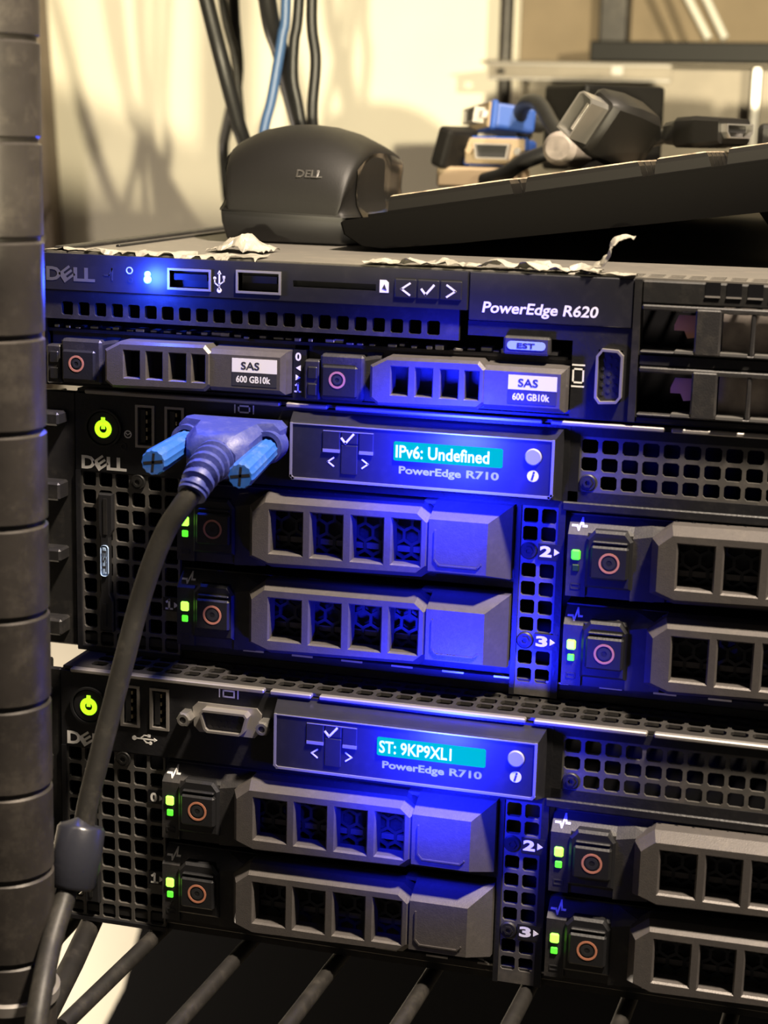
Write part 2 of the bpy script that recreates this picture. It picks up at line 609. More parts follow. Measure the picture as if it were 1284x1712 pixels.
# ------------------------------------------------------------------ wire shelf
SHZ = -163.7
shelf = thing('wire_shelf', 'dark wire shelf that carries the stack of servers', 'shelf', (200, 150, SHZ - 12))
for i in range(16):
    x = 25 + 31.2 * i
    part('wire', MB().tube([(x - 4.2, -80, SHZ - 2.6), (x, -10, SHZ - 2.6), (x + 20, 360, SHZ - 2.6)], 2.6, 10), 'wire_black', shelf, 40)
for nm, yy, zz in (('front_rail', -80, SHZ - 8), ('front_rail', -80, SHZ - 34), ('rear_rail', 360, SHZ - 8)):
    part(nm, MB().tube([(-24, yy, zz), (500, yy, zz)], 3.2, 12), 'wire_black', shelf, 40)
part('side_rail', MB().tube([(-9, -80, SHZ - 8), (-22, 360, SHZ - 8)], 3.2, 12), 'wire_black', shelf, 40)
part('side_rail', MB().tube([(14, -80, SHZ - 3.5), (6, -40, SHZ - 3.5), (-12, 40, SHZ - 3.5), (-26, 360, SHZ - 3.5)], 3.6, 12), 'wire_black', shelf, 40)
part('truss_wire', MB().tube([(-20 + 14 * i, -80, SHZ - (8 if i % 2 else 34)) for i in range(37)], 2.0, 8), 'wire_black', shelf, 40)

# black bin on the lower level
bn = MB()
bn.loft([[(x, y, zz) for x, y in ((-dx, 560), (330, 560), (330, 712), (-dx, 712))] for zz, dx in
         ((-760, 226), (-640, 240), (-575, 248), (-553, 255), (-520, 239), (-470, 226), (-440, 226))])
solo('storage_bin', bn, 'bin_black', (20, 640, -760), 'black plastic bin in the gloom below the wire shelf', 'bin')
st = MB()
st.box(-300, 520, 540, 720, -780, -761)
solo('lower_shelf', st, 'wire_black', (100, 630, -780), 'dark lower shelf board carrying the black bin', 'shelf')


# ------------------------------------------------------------------ two-unit servers
def lying(mb, ztop, y0):
    """turn a plate made by holes() (xz plane) into a horizontal one: its z becomes y"""
    mb.v = [(x, z, ztop - (y - y0)) for x, y, z in mb.v]
    return mb


def hex_panel(x0, x1, z0, z1, y, r=2.9, rim=0.55):
    mb = MB()
    dx = r * math.sqrt(3)
    row = 0
    z = z0 + r * 0.5
    while z < z1:
        x = x0 + (dx / 2 if row % 2 else 0)
        while x <= x1:
            o = [(x + r * cos(pi / 6 + i * pi / 3), y, z + r * sin(pi / 6 + i * pi / 3)) for i in range(6)]
            n = [(x + (r - rim) * cos(pi / 6 + i * pi / 3), y, z + (r - rim) * sin(pi / 6 + i * pi / 3)) for i in range(6)]
            b = [(p[0], y + 1.2, p[2]) for p in n]
            mb.loft([o, n, b], cap=False)
            x += dx
        z += r * 1.5
        row += 1
    return mb


CARR = {}


def carrier_meshes(o):
    """meshes of the wide drive carrier at column 0, row 0"""
    if CARR:
        return CARR
    # tray: body, sloping roof and front left of the handle
    t = MB()
    t.box(27, 137, 2.5, 13, -41.5, -16.2)
    t.loft([[(27, 3, -16.2), (27, -3, -21.6), (27, -3, -40.8), (27, 3, -41.5)],
            [(33, 3, -16.2), (33, -3, -21.6), (33, -3, -40.8), (33, 3, -41.5)]])
    t.loft([[(33, 3, -16.2), (33, -2.2, -20.9), (33, -2.2, -40.8), (33, 3, -41.5)],
            [(53.6, 3, -16.2), (53.6, -2.2, -20.9), (53.6, -2.2, -40.8), (53.6, 3, -41.5)]])
    t.loft([[(46.6, 3, -16.2), (46.6, -3, -21.6), (46.6, -3, -40.8), (46.6, 3, -41.5)],
            [(57, 3, -16.2), (57, -3, -19.6), (57, -3, -40.2), (57, 3, -41.5)]])
    CARR['tray'] = (t.mesh('tray', o), 'tray_plastic')
    h = MB()
    poly = [(52.6, -20.2), (58.2, -15.7), (108.6, -15.3), (113.0, -19.2), (113.0, -34.8), (108.8, -38.4), (60, -39.6), (52.6, -36.8)]
    wins = [(60.2, 71.6, -34.4, -20.0), (73.6, 84.6, -34.6, -19.8), (86.7, 97.6, -34.6, -19.6), (99.6, 109.4, -34.4, -19.4)]
    c = 2.3
    # front ring of the handle made as a grid plate with cut-outs, edged by chamfers
    ins = inset(poly, c)
    xs = [ins[0][0]] + [v for w in wins for v in w[:2]] + [ins[3][0]]

    def top_at(x):
        P = [ins[0], ins[1], ins[2], ins[3]]
        for a, b in zip(P[:-1], P[1:]):
            if a[0] - 1e-6 <= x <= b[0] + 1e-6:
                return a[1] + (b[1] - a[1]) * (x - a[0]) / (b[0] - a[0])
        return P[-1][1]

    def bot_at(x):
        P = [ins[7], ins[6], ins[5], ins[4]]
        for a, b in zip(P[:-1], P[1:]):
            if a[0] - 1e-6 <= x <= b[0] + 1e-6:
                return a[1] + (b[1] - a[1]) * (x - a[0]) / (b[0] - a[0])
        return P[-1][1]
    brk = sorted(set(xs + [ins[1][0], ins[2][0], ins[6][0], ins[5][0]]))
    Y0 = -10.0
    for a, b in zip(brk[:-1], brk[1:]):
        if b - a < 1e-4:
            continue
        m = (a + b) / 2
        w = next((w for w in wins if w[0] < m < w[1]), None)
        if w is None:
            h.add([(a, Y0, bot_at(a)), (b, Y0, bot_at(b)), (b, Y0, top_at(b)), (a, Y0, top_at(a))], [(0, 1, 2, 3)])
        else:
            h.add([(a, Y0, w[3]), (b, Y0, w[3]), (b, Y0, top_at(b)), (a, Y0, top_at(a))], [(0, 1, 2, 3)])
            h.add([(a, Y0, bot_at(a)), (b, Y0, bot_at(b)), (b, Y0, w[2]), (a, Y0, w[2])], [(0, 1, 2, 3)])
    for w in wins:
        P = [(w[0], w[2]), (w[1], w[2]), (w[1], w[3]), (w[0], w[3])]
        Q = inset(P, 0.5)
        h.loft([[(x, Y0, zz) for x, zz in P], [(x, Y0 + 0.7, zz) for x, zz in Q], [(x, Y0 + 6, zz) for x, zz in Q]], cap=False)
    h.loft([[(x, Y0, zz) for x, zz in ins], [(x, Y0 + 4.4, zz) for x, zz in poly], [(x, 0, zz) for x, zz in poly]], cap=False)
    # solid latch end
    h.loft([[(112.0, 0, -37.6), (136.2, 0, -37.6), (136.2, 0, -14.4), (112.0, 0, -14.4)],
            [(112.0, -2.2, -37.6), (136.0, -2.2, -37.6), (136.0, -2.2, -14.5), (112.0, -2.2, -14.5)],
            [(111.6, -9.8, -35.2), (129.8, -9.8, -35.2), (129.8, -9.8, -19.0), (111.6, -9.8, -19.0)]])
    h.loft([[(108.2, -2, -15.9), (108.2, -2, -14.8), (136, -2, -14.5), (136, -2, -15.9)],
            [(108.2, 3, -15.9), (108.2, 3, -14.8), (136, 3, -14.5), (136, 3, -15.9)]])
    CARR['handle'] = (h.mesh('handle', o, 25), 'handle_grey')
    l = MB()
    for s in stroke([(113.6, -22.4), (113.6, -31.6), (115, -33.2), (126.8, -33.2), (128, -32)], 0.45):
        l.prism(s, -10.15, -9.7)
    CARR['label_recess'] = (l.mesh('label_recess', o), 'handle_grey')
    # honeycomb and the bar behind the windows
    CARR['honeycomb'] = (hex_panel(59, 112, -37, -17, -1.0).mesh('honeycomb', o), 'mesh_dark')
    CARR['back_bar'] = (MB().box(60, 111, -0.6, 1.8, -32.2, -30.4).box(60, 111, -3.6, -1.6, -37.2, -35.4).mesh('back_bar', o), 'handle_grey')
    b = MB()
    b.prism([(32.8, -37.5), (46.8, -37.5), (46.8, -22.4), (44.6, -19.6), (35.2, -19.6), (32.8, -22.4)], -4.2, 0, 0.8)
    CARR['button_housing'] = (b.mesh('button_housing', o), 'button_black')
    b = MB()
    b.cbox(34.4, 45.8, -6.0, -3.6, -34.2, -24.0, 0.6)
    b.cbox(34.8, 45.4, -5.4, -3.6, -23.4, -22.6, 0.3)
    CARR['release_button'] = (b.mesh('release_button', o), 'button_black')
    CARR['button_ring'] = (MB().ring(40.2, -29.0, 2.5, 3.15, -6.12, -5.9).mesh('button_ring', o), 'ring_orange')
    CARR['button_dimple'] = (MB().ring(40.2, -29.0, 0.9, 1.9, -6.08, -5.9, 20).mesh('button_dimple', o), 'mesh_dark')
    CARR['light_top'] = (MB().cbox(28.3, 31.1, -3.6, -2.6, -29.4, -26.2, 0.45).mesh('status_light', o), 'led_green_bright')
    CARR['light_low'] = (MB().cbox(28.7, 30.8, -3.4, -2.6, -33.0, -30.8, 0.25).mesh('status_light', o), 'led_green')
    # heartbeat mark lying on the sloping roof
    g = MB()
    for s in stroke([(28.0, -19.3), (29.4, -19.3), (30.0, -20.3), (30.7, -17.4), (31.2, -19.3), (32.2, -19.3)], 0.5):
        yy = [3 - (-16.2 - p[1]) * 6.0 / 5.4 - 0.12 for p in s]
        g.add([(p[0], y_, p[1]) for p, y_ in zip(s, yy)], [(0, 1, 2, 3)])
    CARR['heartbeat'] = (g.mesh('heartbeat_mark', o), 'print_white')
    g = MB()
    for s in stroke([(28.6, -38.4), (31.2, -38.4), (31.2, -37.0), (28.6, -37.0), (28.6, -38.4)], 0.3):
        g.prism(s, -3.15, -2.9)
    CARR['slot_mark'] = (g.mesh('slot_mark', o), 'mesh_dark')
    return CARR


OFFMESH = {}


def make_server(name, label, screen_text, place, rotz, dim):
    o = (207.5, 0.0, -75.6)
    sv = thing(name, label, 'server', o, 'two-unit servers', rotz, place)
    # chassis and lid
    ch = MB()
    ch.box(-9.5, 424.5, 14, 690, -75.6, 11.4)
    ch.box(-9.5, -8.3, 0.6, 14, -71, 11.4).box(423.3, 424.5, 0.6, 14, -71, 11.4).box(-9.5, 424.5, 3, 14, -75.6, -72.5)
    part('chassis', ch, 'steel_black', sv)
    part('interior', MB().box(-8.2, 423.2, 12.6, 13.8, -72, 11), 'interior_dark', sv)
    lid = MB()
    cells = [(1.5 + 6.4 * i, zz, 5.2, 4.2) for i in range(65) for zz in (6.5, 12.0, 17.5, 23.0)]
    lid.holes(-9.0, 424.0, 1.0, 40.0, cells, 0, 1.0, 0.9)
    lying(lid, 12.3, 0)
    lid.box(-9.0, 424.0, 40.0, 689, 11.3, 12.3)
    lo = part('lid', lid, 'lid_dark', sv)
    e = MB()
    for a, b in ((-5.5, 60.5), (62.5, 76), (78.5, 143.5), (146, 180), (182, 300), (302, 423)):
        e.cbox(a, b, -1.4, 1.2, 11.0, 12.4, 0.35)
    part('lid_edge', e, 'steel_dull', lo)
    # ear with the rail hooks
    ear = MB()
    ear.cbox(-21.2, -9.6, 0.6, 2.6, -74.5, 11.2, 0.5)
    ear.cbox(-21.6, -19.6, 0.6, 16, -74.5, 9.6, 0.4)
    eo = part('ear', ear, 'steel_black', sv)
    for i, (z0, z1) in enumerate(((0.6, 5.0), (-24.0, -18.0), (-44.6, -40.2), (-69.6, -64.0))):
        m = MB()
        m.cbox(-20.6, -12.4, -6.5, 1.0, z0, z1, 0.7)
        zz = (z0 - 1.5, z1) if i % 2 == 0 else (z0, z1 + 4.5)
        m.cbox(-21.4, -17.8, -9.0, -5.0, zz[0], zz[1], 0.9)
        part('hook', m, 'steel_black', eo)
    e2 = MB().cbox(424.6, 438, 0.6, 2.6, -74.5, 11.2, 0.5)
    part('ear', e2, 'steel_black', sv)
    # control strip with ports
    cp = MB()
    cp.cut(-9.4, 152, -14.4, 10.9, [(12.2, 17.6, -4.9, 7.8), (22.3, 27.6, -4.9, 7.8), (41.2, 55.2, -2.2, 4.0)], 0, 5)
    cp.box(11, 57, 5, 6, -6, 9)
    cpo = part('control_panel', cp, 'panel_black', sv)
    part('power_button', MB().disc(0.6, 0, 5.6, -0.6, 0.5, 36, 0.4).ring(0.6, 0, 5.6, 6.3, -1.1, 0.4, 40), 'button_black', cpo, 35)
    pr = MB()
    n = 26
    arc = [(0.6 + 2.05 * cos(pi / 2 + 0.5 + (2 * pi - 1.0) * k / n), -0.2 + 2.05 * sin(pi / 2 + 0.5 + (2 * pi - 1.0) * k / n)) for k in range(n + 1)]
    for s in stroke(arc, 1.5) + stroke([(0.6, 0.4), (0.6, 2.9)], 1.3):
        pr.prism(s, -0.85, -0.5)
    part('power_symbol', pr, 'power_glow', cpo, label='glowing green power symbol')
    badge(cpo, -7.4, 8.4, -13.8, -9.4, -0.08, 'print_white')
    # small health mark and pin hole
    g = MB().ring(8.9, -1.5, 0.95, 1.3, -0.1, 0, 20)
    for s in stroke([(8.3, -1.2), (8.8, -1.7), (9.6, -1.2)], 0.3):
        g.prism(s, -0.1, 0)
    part('health_mark', g, 'print_white', cpo)
    part('pin_hole', MB().ring(7.4, -5.6, 0.7, 1.2, -0.25, 0, 16), 'port_black', cpo)
    for x in (12.2, 22.3):
        m = MB().cut(x - 0.6, x + 6.0, -5.5, 8.4, [(x + 0.25, x + 5.1, -4.7, 7.6)], -0.5, 5.0)
        uo = part('usb_port', m, 'steel_dull', cpo)
        part('port_tongue', MB().box(x + 0.9, x + 2.6, 0.3, 5, -3.9, 6.8), 'port_black', uo)
        m = MB()
        for q in range(4):
            m.box(x + 2.65, x + 3.2, 0.6, 4, -3.0 + 2.7 * q, -1.8 + 2.7 * q)
        part('contacts', m, 'contact_gold', uo)
    # usb trident
    m = []
    m += stroke([(16.6, -9.2), (23.2, -9.2)], 0.45) + stroke([(18.2, -9.2), (19.6, -8.0), (21.0, -8.0)], 0.4) + stroke([(19.2, -9.2), (20.4, -10.4), (21.6, -10.4)], 0.4)
    m += [[(23.0, -9.9), (24.2, -9.2), (23.0, -8.5)], [(20.8, -8.5), (21.8, -8.5), (21.8, -7.5), (20.8, -7.5)]]
    m += [[(16.2 + 0.8 * cos(a), -9.2 + 0.8 * sin(a)) for a in [2 * pi * q / 10 for q in range(10)]], [(21.8 + 0.6 * cos(a), -10.4 + 0.6 * sin(a)) for a in [2 * pi * q / 10 for q in range(10)]]]
    glyph(cpo, m, 0, 'print_white', 'usb_mark')
    # video socket
    shell = [(40.2, 3.4), (41.2, 4.6), (55.2, 4.6), (56.2, 3.4), (54.8, -1.8), (53.6, -2.8), (42.8, -2.8), (41.6, -1.8)]
    m = MB()
    inn = inset(shell, 0.7)
    m.loft([[(x, 1, zz) for x, zz in shell], [(x, -4.6, zz) for x, zz in shell], [(x, -4.6, zz) for x, zz in inn], [(x, 1, zz) for x, zz in inn]], cap=False)
    fl = [(36.5, 3.8), (38.2, 5.6), (58, 5.6), (59.6, 3.8), (59.0, -2.4), (57.4, -4.2), (38.8, -4.2), (37.0, -2.4)]
    m.prism(fl, -0.7, 0.2)
    vo = part('video_socket', m, 'steel_dull', cpo, 30)
    m = MB().prism(inset(shell, 0.7), -3.0, 0)
    part('socket_insert', m, 'port_black', vo)
    m = MB()
    for r in range(3):
        for q in range(5):
            m.disc(43.6 + 2.1 * q + (0.9 if r % 2 else 0.2), 2.9 - 2.0 * r, 0.5, -3.15, -2.9, 8)
    part('pin_holes', m, 'mesh_dark', vo)
    for x in (34.9, 61.2):
        m = MB().prism([(x + 2.5 * cos(pi * q / 3), 0.6 + 2.5 * sin(pi * q / 3)) for q in range(6)], -4.6, 0.2, 0.4)
        m.ring(x, 0.6, 1.1, 1.9, -5.2, -4.4, 18)
        jo = part('jack_screw', m, 'steel_bright', vo, 30)
        part('jack_hole', MB().disc(x, 0.6, 1.1, -4.75, -4.5, 14), 'port_black', jo)
    glyph(cpo, stroke([(46.6, 8.2), (46.6, 10.2), (50.2, 10.2), (50.2, 8.2), (46.6, 8.2)], 0.5) + stroke([(45.3, 8.0), (45.3, 10.4)], 0.4) + stroke([(51.5, 8.0), (51.5, 10.4)], 0.4), 0, 'print_white', 'monitor_mark')
    # display module
    lm = MB()
    lm.loft([[(64.6, 1, -12.6), (150.4, 1, -12.6), (150.4, 1, 10.4), (64.6, 1, 10.4)],
             [(66.0, -7.0, -10.6), (149.0, -7.0, -10.6), (149.0, -7.0, 7.9), (66.0, -7.0, 7.9)],
             [(66.6, -8.0, -10.0), (148.4, -8.0, -10.0), (148.4, -8.0, 7.4), (66.6, -8.0, 7.4)]])
    lmo = part('display_module', lm, 'panel_gloss', sv)
    fr = MB()
    for s in stroke([(66.7, 7.2), (66.7, -9.2), (67.4, -9.9), (147.6, -9.9), (148.3, -9.2), (148.3, 7.2)], 0.75):
        fr.prism(s, -8.35, -7.8)
    for s in stroke([(66.7, 7.3), (148.3, 7.3)], 0.3):
        fr.prism(s, -8.25, -7.8)
    part('silver_frame', fr, 'silver_edge', lmo)
    so = part('screen', MB().cbox(99.4, 133.2, -8.5, -7.5, -2.0, 3.9, 0.4), 'screen_cyan', lmo, label='glowing cyan text display')
    text(so, screen_text[0], 100.2, 100.2 + screen_text[1], -1.0, 3.0, -8.56, 'screen_text', 0.02)
    text(lmo, 'PowerEdge', 101.2, 120.6, -6.7, -3.6, -8.05, 'print_grey', 0.03)
    text(lmo, 'R710', 122.2, 132.2, -5.9, -3.4, -8.05, 'print_grey', 0.03)
    part('info_button', MB().disc(142.4, 2.1, 2.55, -8.6, -7.9, 28, 0.3), 'lens_grey', lmo, 40)
    ib = part('info_mark', MB().disc(142.5, -3.7, 1.75, -8.1, -7.9, 24), 'print_white', lmo)
    glyph(ib, stroke([(142.3, -4.6), (142.6, -3.5)], 0.6) + stroke([(142.75, -2.75), (142.8, -2.6)], 0.6), -8.1, 'print_dark', 'info_letter')
    for x0, x1, z0, z1 in ((76.8, 82.4, -0.8, 5.6), (82.8, 88.0, -7.4, 1.6), (82.8, 88.0, 2.0, 5.8), (88.4, 93.0, -0.8, 5.6)):
        part('keypad_button', MB().cbox(x0, x1, -8.35, -7.8, z0, z1, 0.2), 'panel_gloss', lmo)
    kl = MB().box(77, 82.4, -8.5, -8.2, -0.9, 0.1).box(88.6, 93, -8.5, -8.2, -0.9, 0.1).box(77, 93, -8.4, -8.2, 5.6, 5.85)
    part('keypad_edge', kl, 'silver_edge', lmo)
    glyph(lmo, stroke([(83.0, 3.6), (84.2, 2.2), (86.6, 5.0)], 0.65), -8.36, 'print_white', 'check_mark')
    glyph(lmo, stroke([(80.4, -2.6), (78.6, -3.9), (80.4, -5.2)], 0.45) + stroke([(89.6, -2.6), (91.4, -3.9), (89.6, -5.2)], 0.45), -8.02, 'print_white', 'arrow_mark')
    # blue spot added before the display, aimed back at it to imitate bloom
    lp = lamp('bloom_lamp', 'SPOT', (0, 0, 0), dim, (0.008, 0.014, 1.0), 0.008, spot_size=radians(126), spot_blend=1.0)
    lp.location = ((116 - o[0]) * S, (-40 - o[1]) * S, (0 - o[2]) * S)
    lp.rotation_euler = (radians(90), 0, 0)
    lp.parent = lmo
    # grilles
    cells = []
    for i, x in enumerate((-5.0, 0.75, 6.5, 12.2, 17.95, 23.6)):
        for j in range(10):
            z = -17.2 - 6.0 * j
            if (i == 5 and j in (2, 7)) or (i == 3 and j == 0) or z < -73:
                continue
            cells.append((x, z, 4.65, 4.9))
    go = part('side_grille', MB().holes(-9.3, 26.6, -75.0, -14.4, cells, 0.6, 1.6, 0.6), 'grille_steel', sv)
    part('grille_frame', MB().box(-9.4, -7.8, -0.4, 3, -75, -14.4).box(-9.4, 26.8, -0.2, 3, -75.4, -74).box(-7.8, 26.6, 0.2, 0.7, -14.9, -14.2), 'panel_black', go)
    for dz, ch_ in ((0, '0'), (-28.2, '1')):
        part('number_plate', MB().box(20.9, 26.5, 0.2, 1.2, -31.0 + dz, -26.4 + dz), 'panel_black', go)
        if ch_ == '1':
            glyph(go, stroke([(22.2, -27.9 + dz), (23.0, -27.3 + dz), (23.0, -30.2 + dz)], 0.7) + stroke([(22.0, -30.2 + dz), (24.0, -30.2 + dz)], 0.6), 0.12, 'print_white', 'numeral_mark')
        else:
            text(go, ch_, 21.6, 24.0, -30.4 + dz, -27.2 + dz, 0.1, 'print_white', 0.04)
        glyph(go, [[(24.7, -29.9 + dz), (26.2, -28.9 + dz), (24.7, -27.9 + dz)]], 0.15, 'print_white', 'arrow_mark')
    part('screw', MB().disc(12.2, -17.0, 2.6, -0.2, 1.2, 20, 0.3).ring(12.2, -17.0, 0.9, 1.6, -0.5, 0, 14), 'steel_black', go, 30)
    # pull-out tag on the side grille
    tg = MB()
    tg.prism([(-1.2, -21.5), (3.8, -21.5), (3.8, -33.5), (2.6, -36), (2.6, -55), (3.8, -57.5), (3.8, -68), (-1.2, -68), (-1.2, -57.5), (-0.6, -55), (-0.6, -36), (-1.2, -33.5)], -1.4, 0.8, 0.4)
    to = part('information_tag', tg, 'button_black', go)
    tp = MB().cbox(-0.2, 2.4, -2.0, -1.2, -49, -38.6, 0.9, 2)
    tpo = part('tag_label', tp, 'tag_blue', to)
    text(tpo, 'EST', -2.4, 4.6, -44.6, -43.0, -2.06, 'print_dark', 0.03, rot=-pi / 2)
    part('tag_slot', MB().box(0.7, 2.0, -1.7, -1.2, -35, -23), 'steel_black', to)
    part('tag_slot', MB().box(0.4, 1.6, -1.7, -1.2, -66, -58.5), 'steel_black', to)
    for X in (136.6, 262.6):
        cells = [(X + cx, z, 4.5, 4.6) for cx in (4.5, 10.1) for z in (-17.5, -23.2, -34.8, -40.6, -46.4, -52.0, -62.6, -68.4)]
        m = MB().holes(X, X + 15.2, -75.0, -14.4, cells, 0.4, 1.6, 0.6)
        mo = part('middle_grille', m, 'grille_steel', sv)
        part('grille_frame', MB().box(X, X + 1.6, -0.1, 2, -75, -14.4).box(X + 13.0, X + 15.2, -0.1, 2, -75, -14.4), 'panel_black', mo)
        if X < 200:
            for zz, ch_ in ((-28.6, '2'), (-57.2, '3')):
                part('screw', MB().disc(X + 4.3, zz, 2.7, -0.3, 0.8, 20, 0.4).ring(X + 4.3, zz, 0.8, 1.5, -0.6, 0, 6), 'steel_black', mo, 30)
                part('number_plate', MB().box(X + 7.2, X + 15.0, -0.2, 0.8, zz - 2.4, zz + 2.6), 'panel_black', mo)
                text(mo, ch_, X + 7.8, X + 11.5, zz - 1.5, zz + 2.0, -0.26, 'print_white', 0.045)
                glyph(mo, [[(X + 12.2, zz - 0.9), (X + 13.9, zz + 0.2), (X + 12.2, zz + 1.3)]], -0.2, 'print_white', 'arrow_mark')
    cells = [(158.0 + 6.1 * i, z, 4.9, 4.3) for i in range(43) for z in (5.0, -0.5, -6.0) if not (i == 0 and z < -5)]
    m = MB().holes(150.6, 424.4, -13.0, 10.9, cells, 0.6, 1.4, 0.7)
    to = part('top_grille', m, 'grille_steel', sv)
    part('screw', MB().disc(157.9, -6.1, 2.6, -0.1, 1.0, 20, 0.3).ring(157.9, -6.1, 0.8, 1.5, -0.5, 0, 6), 'steel_black', to, 30)
    part('grille_frame', MB().cbox(150.6, 424.4, -0.6, 2, -15.0, -12.2, 0.4).box(150.6, 424.4, 0.2, 2, 8.0, 11.0).box(150.6, 155.0, 0.2, 2, -13, 8).box(150.6, 424.4, 0.2, 2, -13, -9.0), 'panel_black', to)
    part('end_cap', MB().cbox(391, 424.4, -1.0, 3, -75, -14.6, 0.6), 'tray_plastic', sv)
    # lower lip with bright strips standing in for its small reflections
    bl = part('bottom_lip', MB().cbox(-8, 424, 1.0, 5.0, -72.6, -69.6, 0.4), 'steel_black', sv)
    repeat('lip_glint', MB().box(48.5, 55.5, 0.7, 1.2, -70.4, -69.8), 'steel_bright', bl, [(16.6 * i, 0, 0) for i in range(22)])
    # drive carriers
    K = carrier_meshes(o)
    first = None
    for c_ in range(3):
        for r in range(2):
            loc = Vector((126.2 * c_ * S, 0, -28.3 * r * S))
            if first is None:
                first = part('drive_carrier', K['tray'][0], K['tray'][1], sv)
                for nm in ('handle', 'label_recess', 'honeycomb', 'back_bar', 'button_housing', 'release_button', 'button_ring', 'button_dimple', 'light_top', 'light_low', 'heartbeat', 'slot_mark'):
                    part({'light_top': 'status_light', 'light_low': 'status_light', 'heartbeat': 'heartbeat_mark'}.get(nm, nm), K[nm][0], K[nm][1], first)
                co = first
            else:
                co = copy_tree(first, sv, loc)
            if place is None and c_ == 1 and r == 0:
                for chd in co.children:
                    if chd.data == K['light_low'][0]:
                        me = K['light_low'][0].copy()
                        me.materials.clear()
                        me.materials.append(MAT['led_green_off'])
                        chd.data = me
                    if chd.data == K['light_top'][0]:
                        me = K['light_top'][0].copy()
                        me.materials.clear()
                        me.materials.append(MAT['led_green'])
                        chd.data = me
    return sv


BX, BY, BZ, BYAW = 2.14503833, -18.2140113, -88.0, -0.00550803


def b_place(o):
    return (cos(BYAW) * o[0] - sin(BYAW) * o[1] + BX, sin(BYAW) * o[0] + cos(BYAW) * o[1] + BY, o[2] + BZ)


make_server('rack_server', 'black two-unit server in the middle of the stack, blue video plug in its front', ('IPv6: Undefined', 29.0), None, 0.0, 2.7)
make_server('rack_server', 'black two-unit server at the bottom of the stack, standing on the wire shelf', ('ST: 9KP9XL1', 22.6), b_place((207.5, 0, -75.6)), BYAW, 2.7)


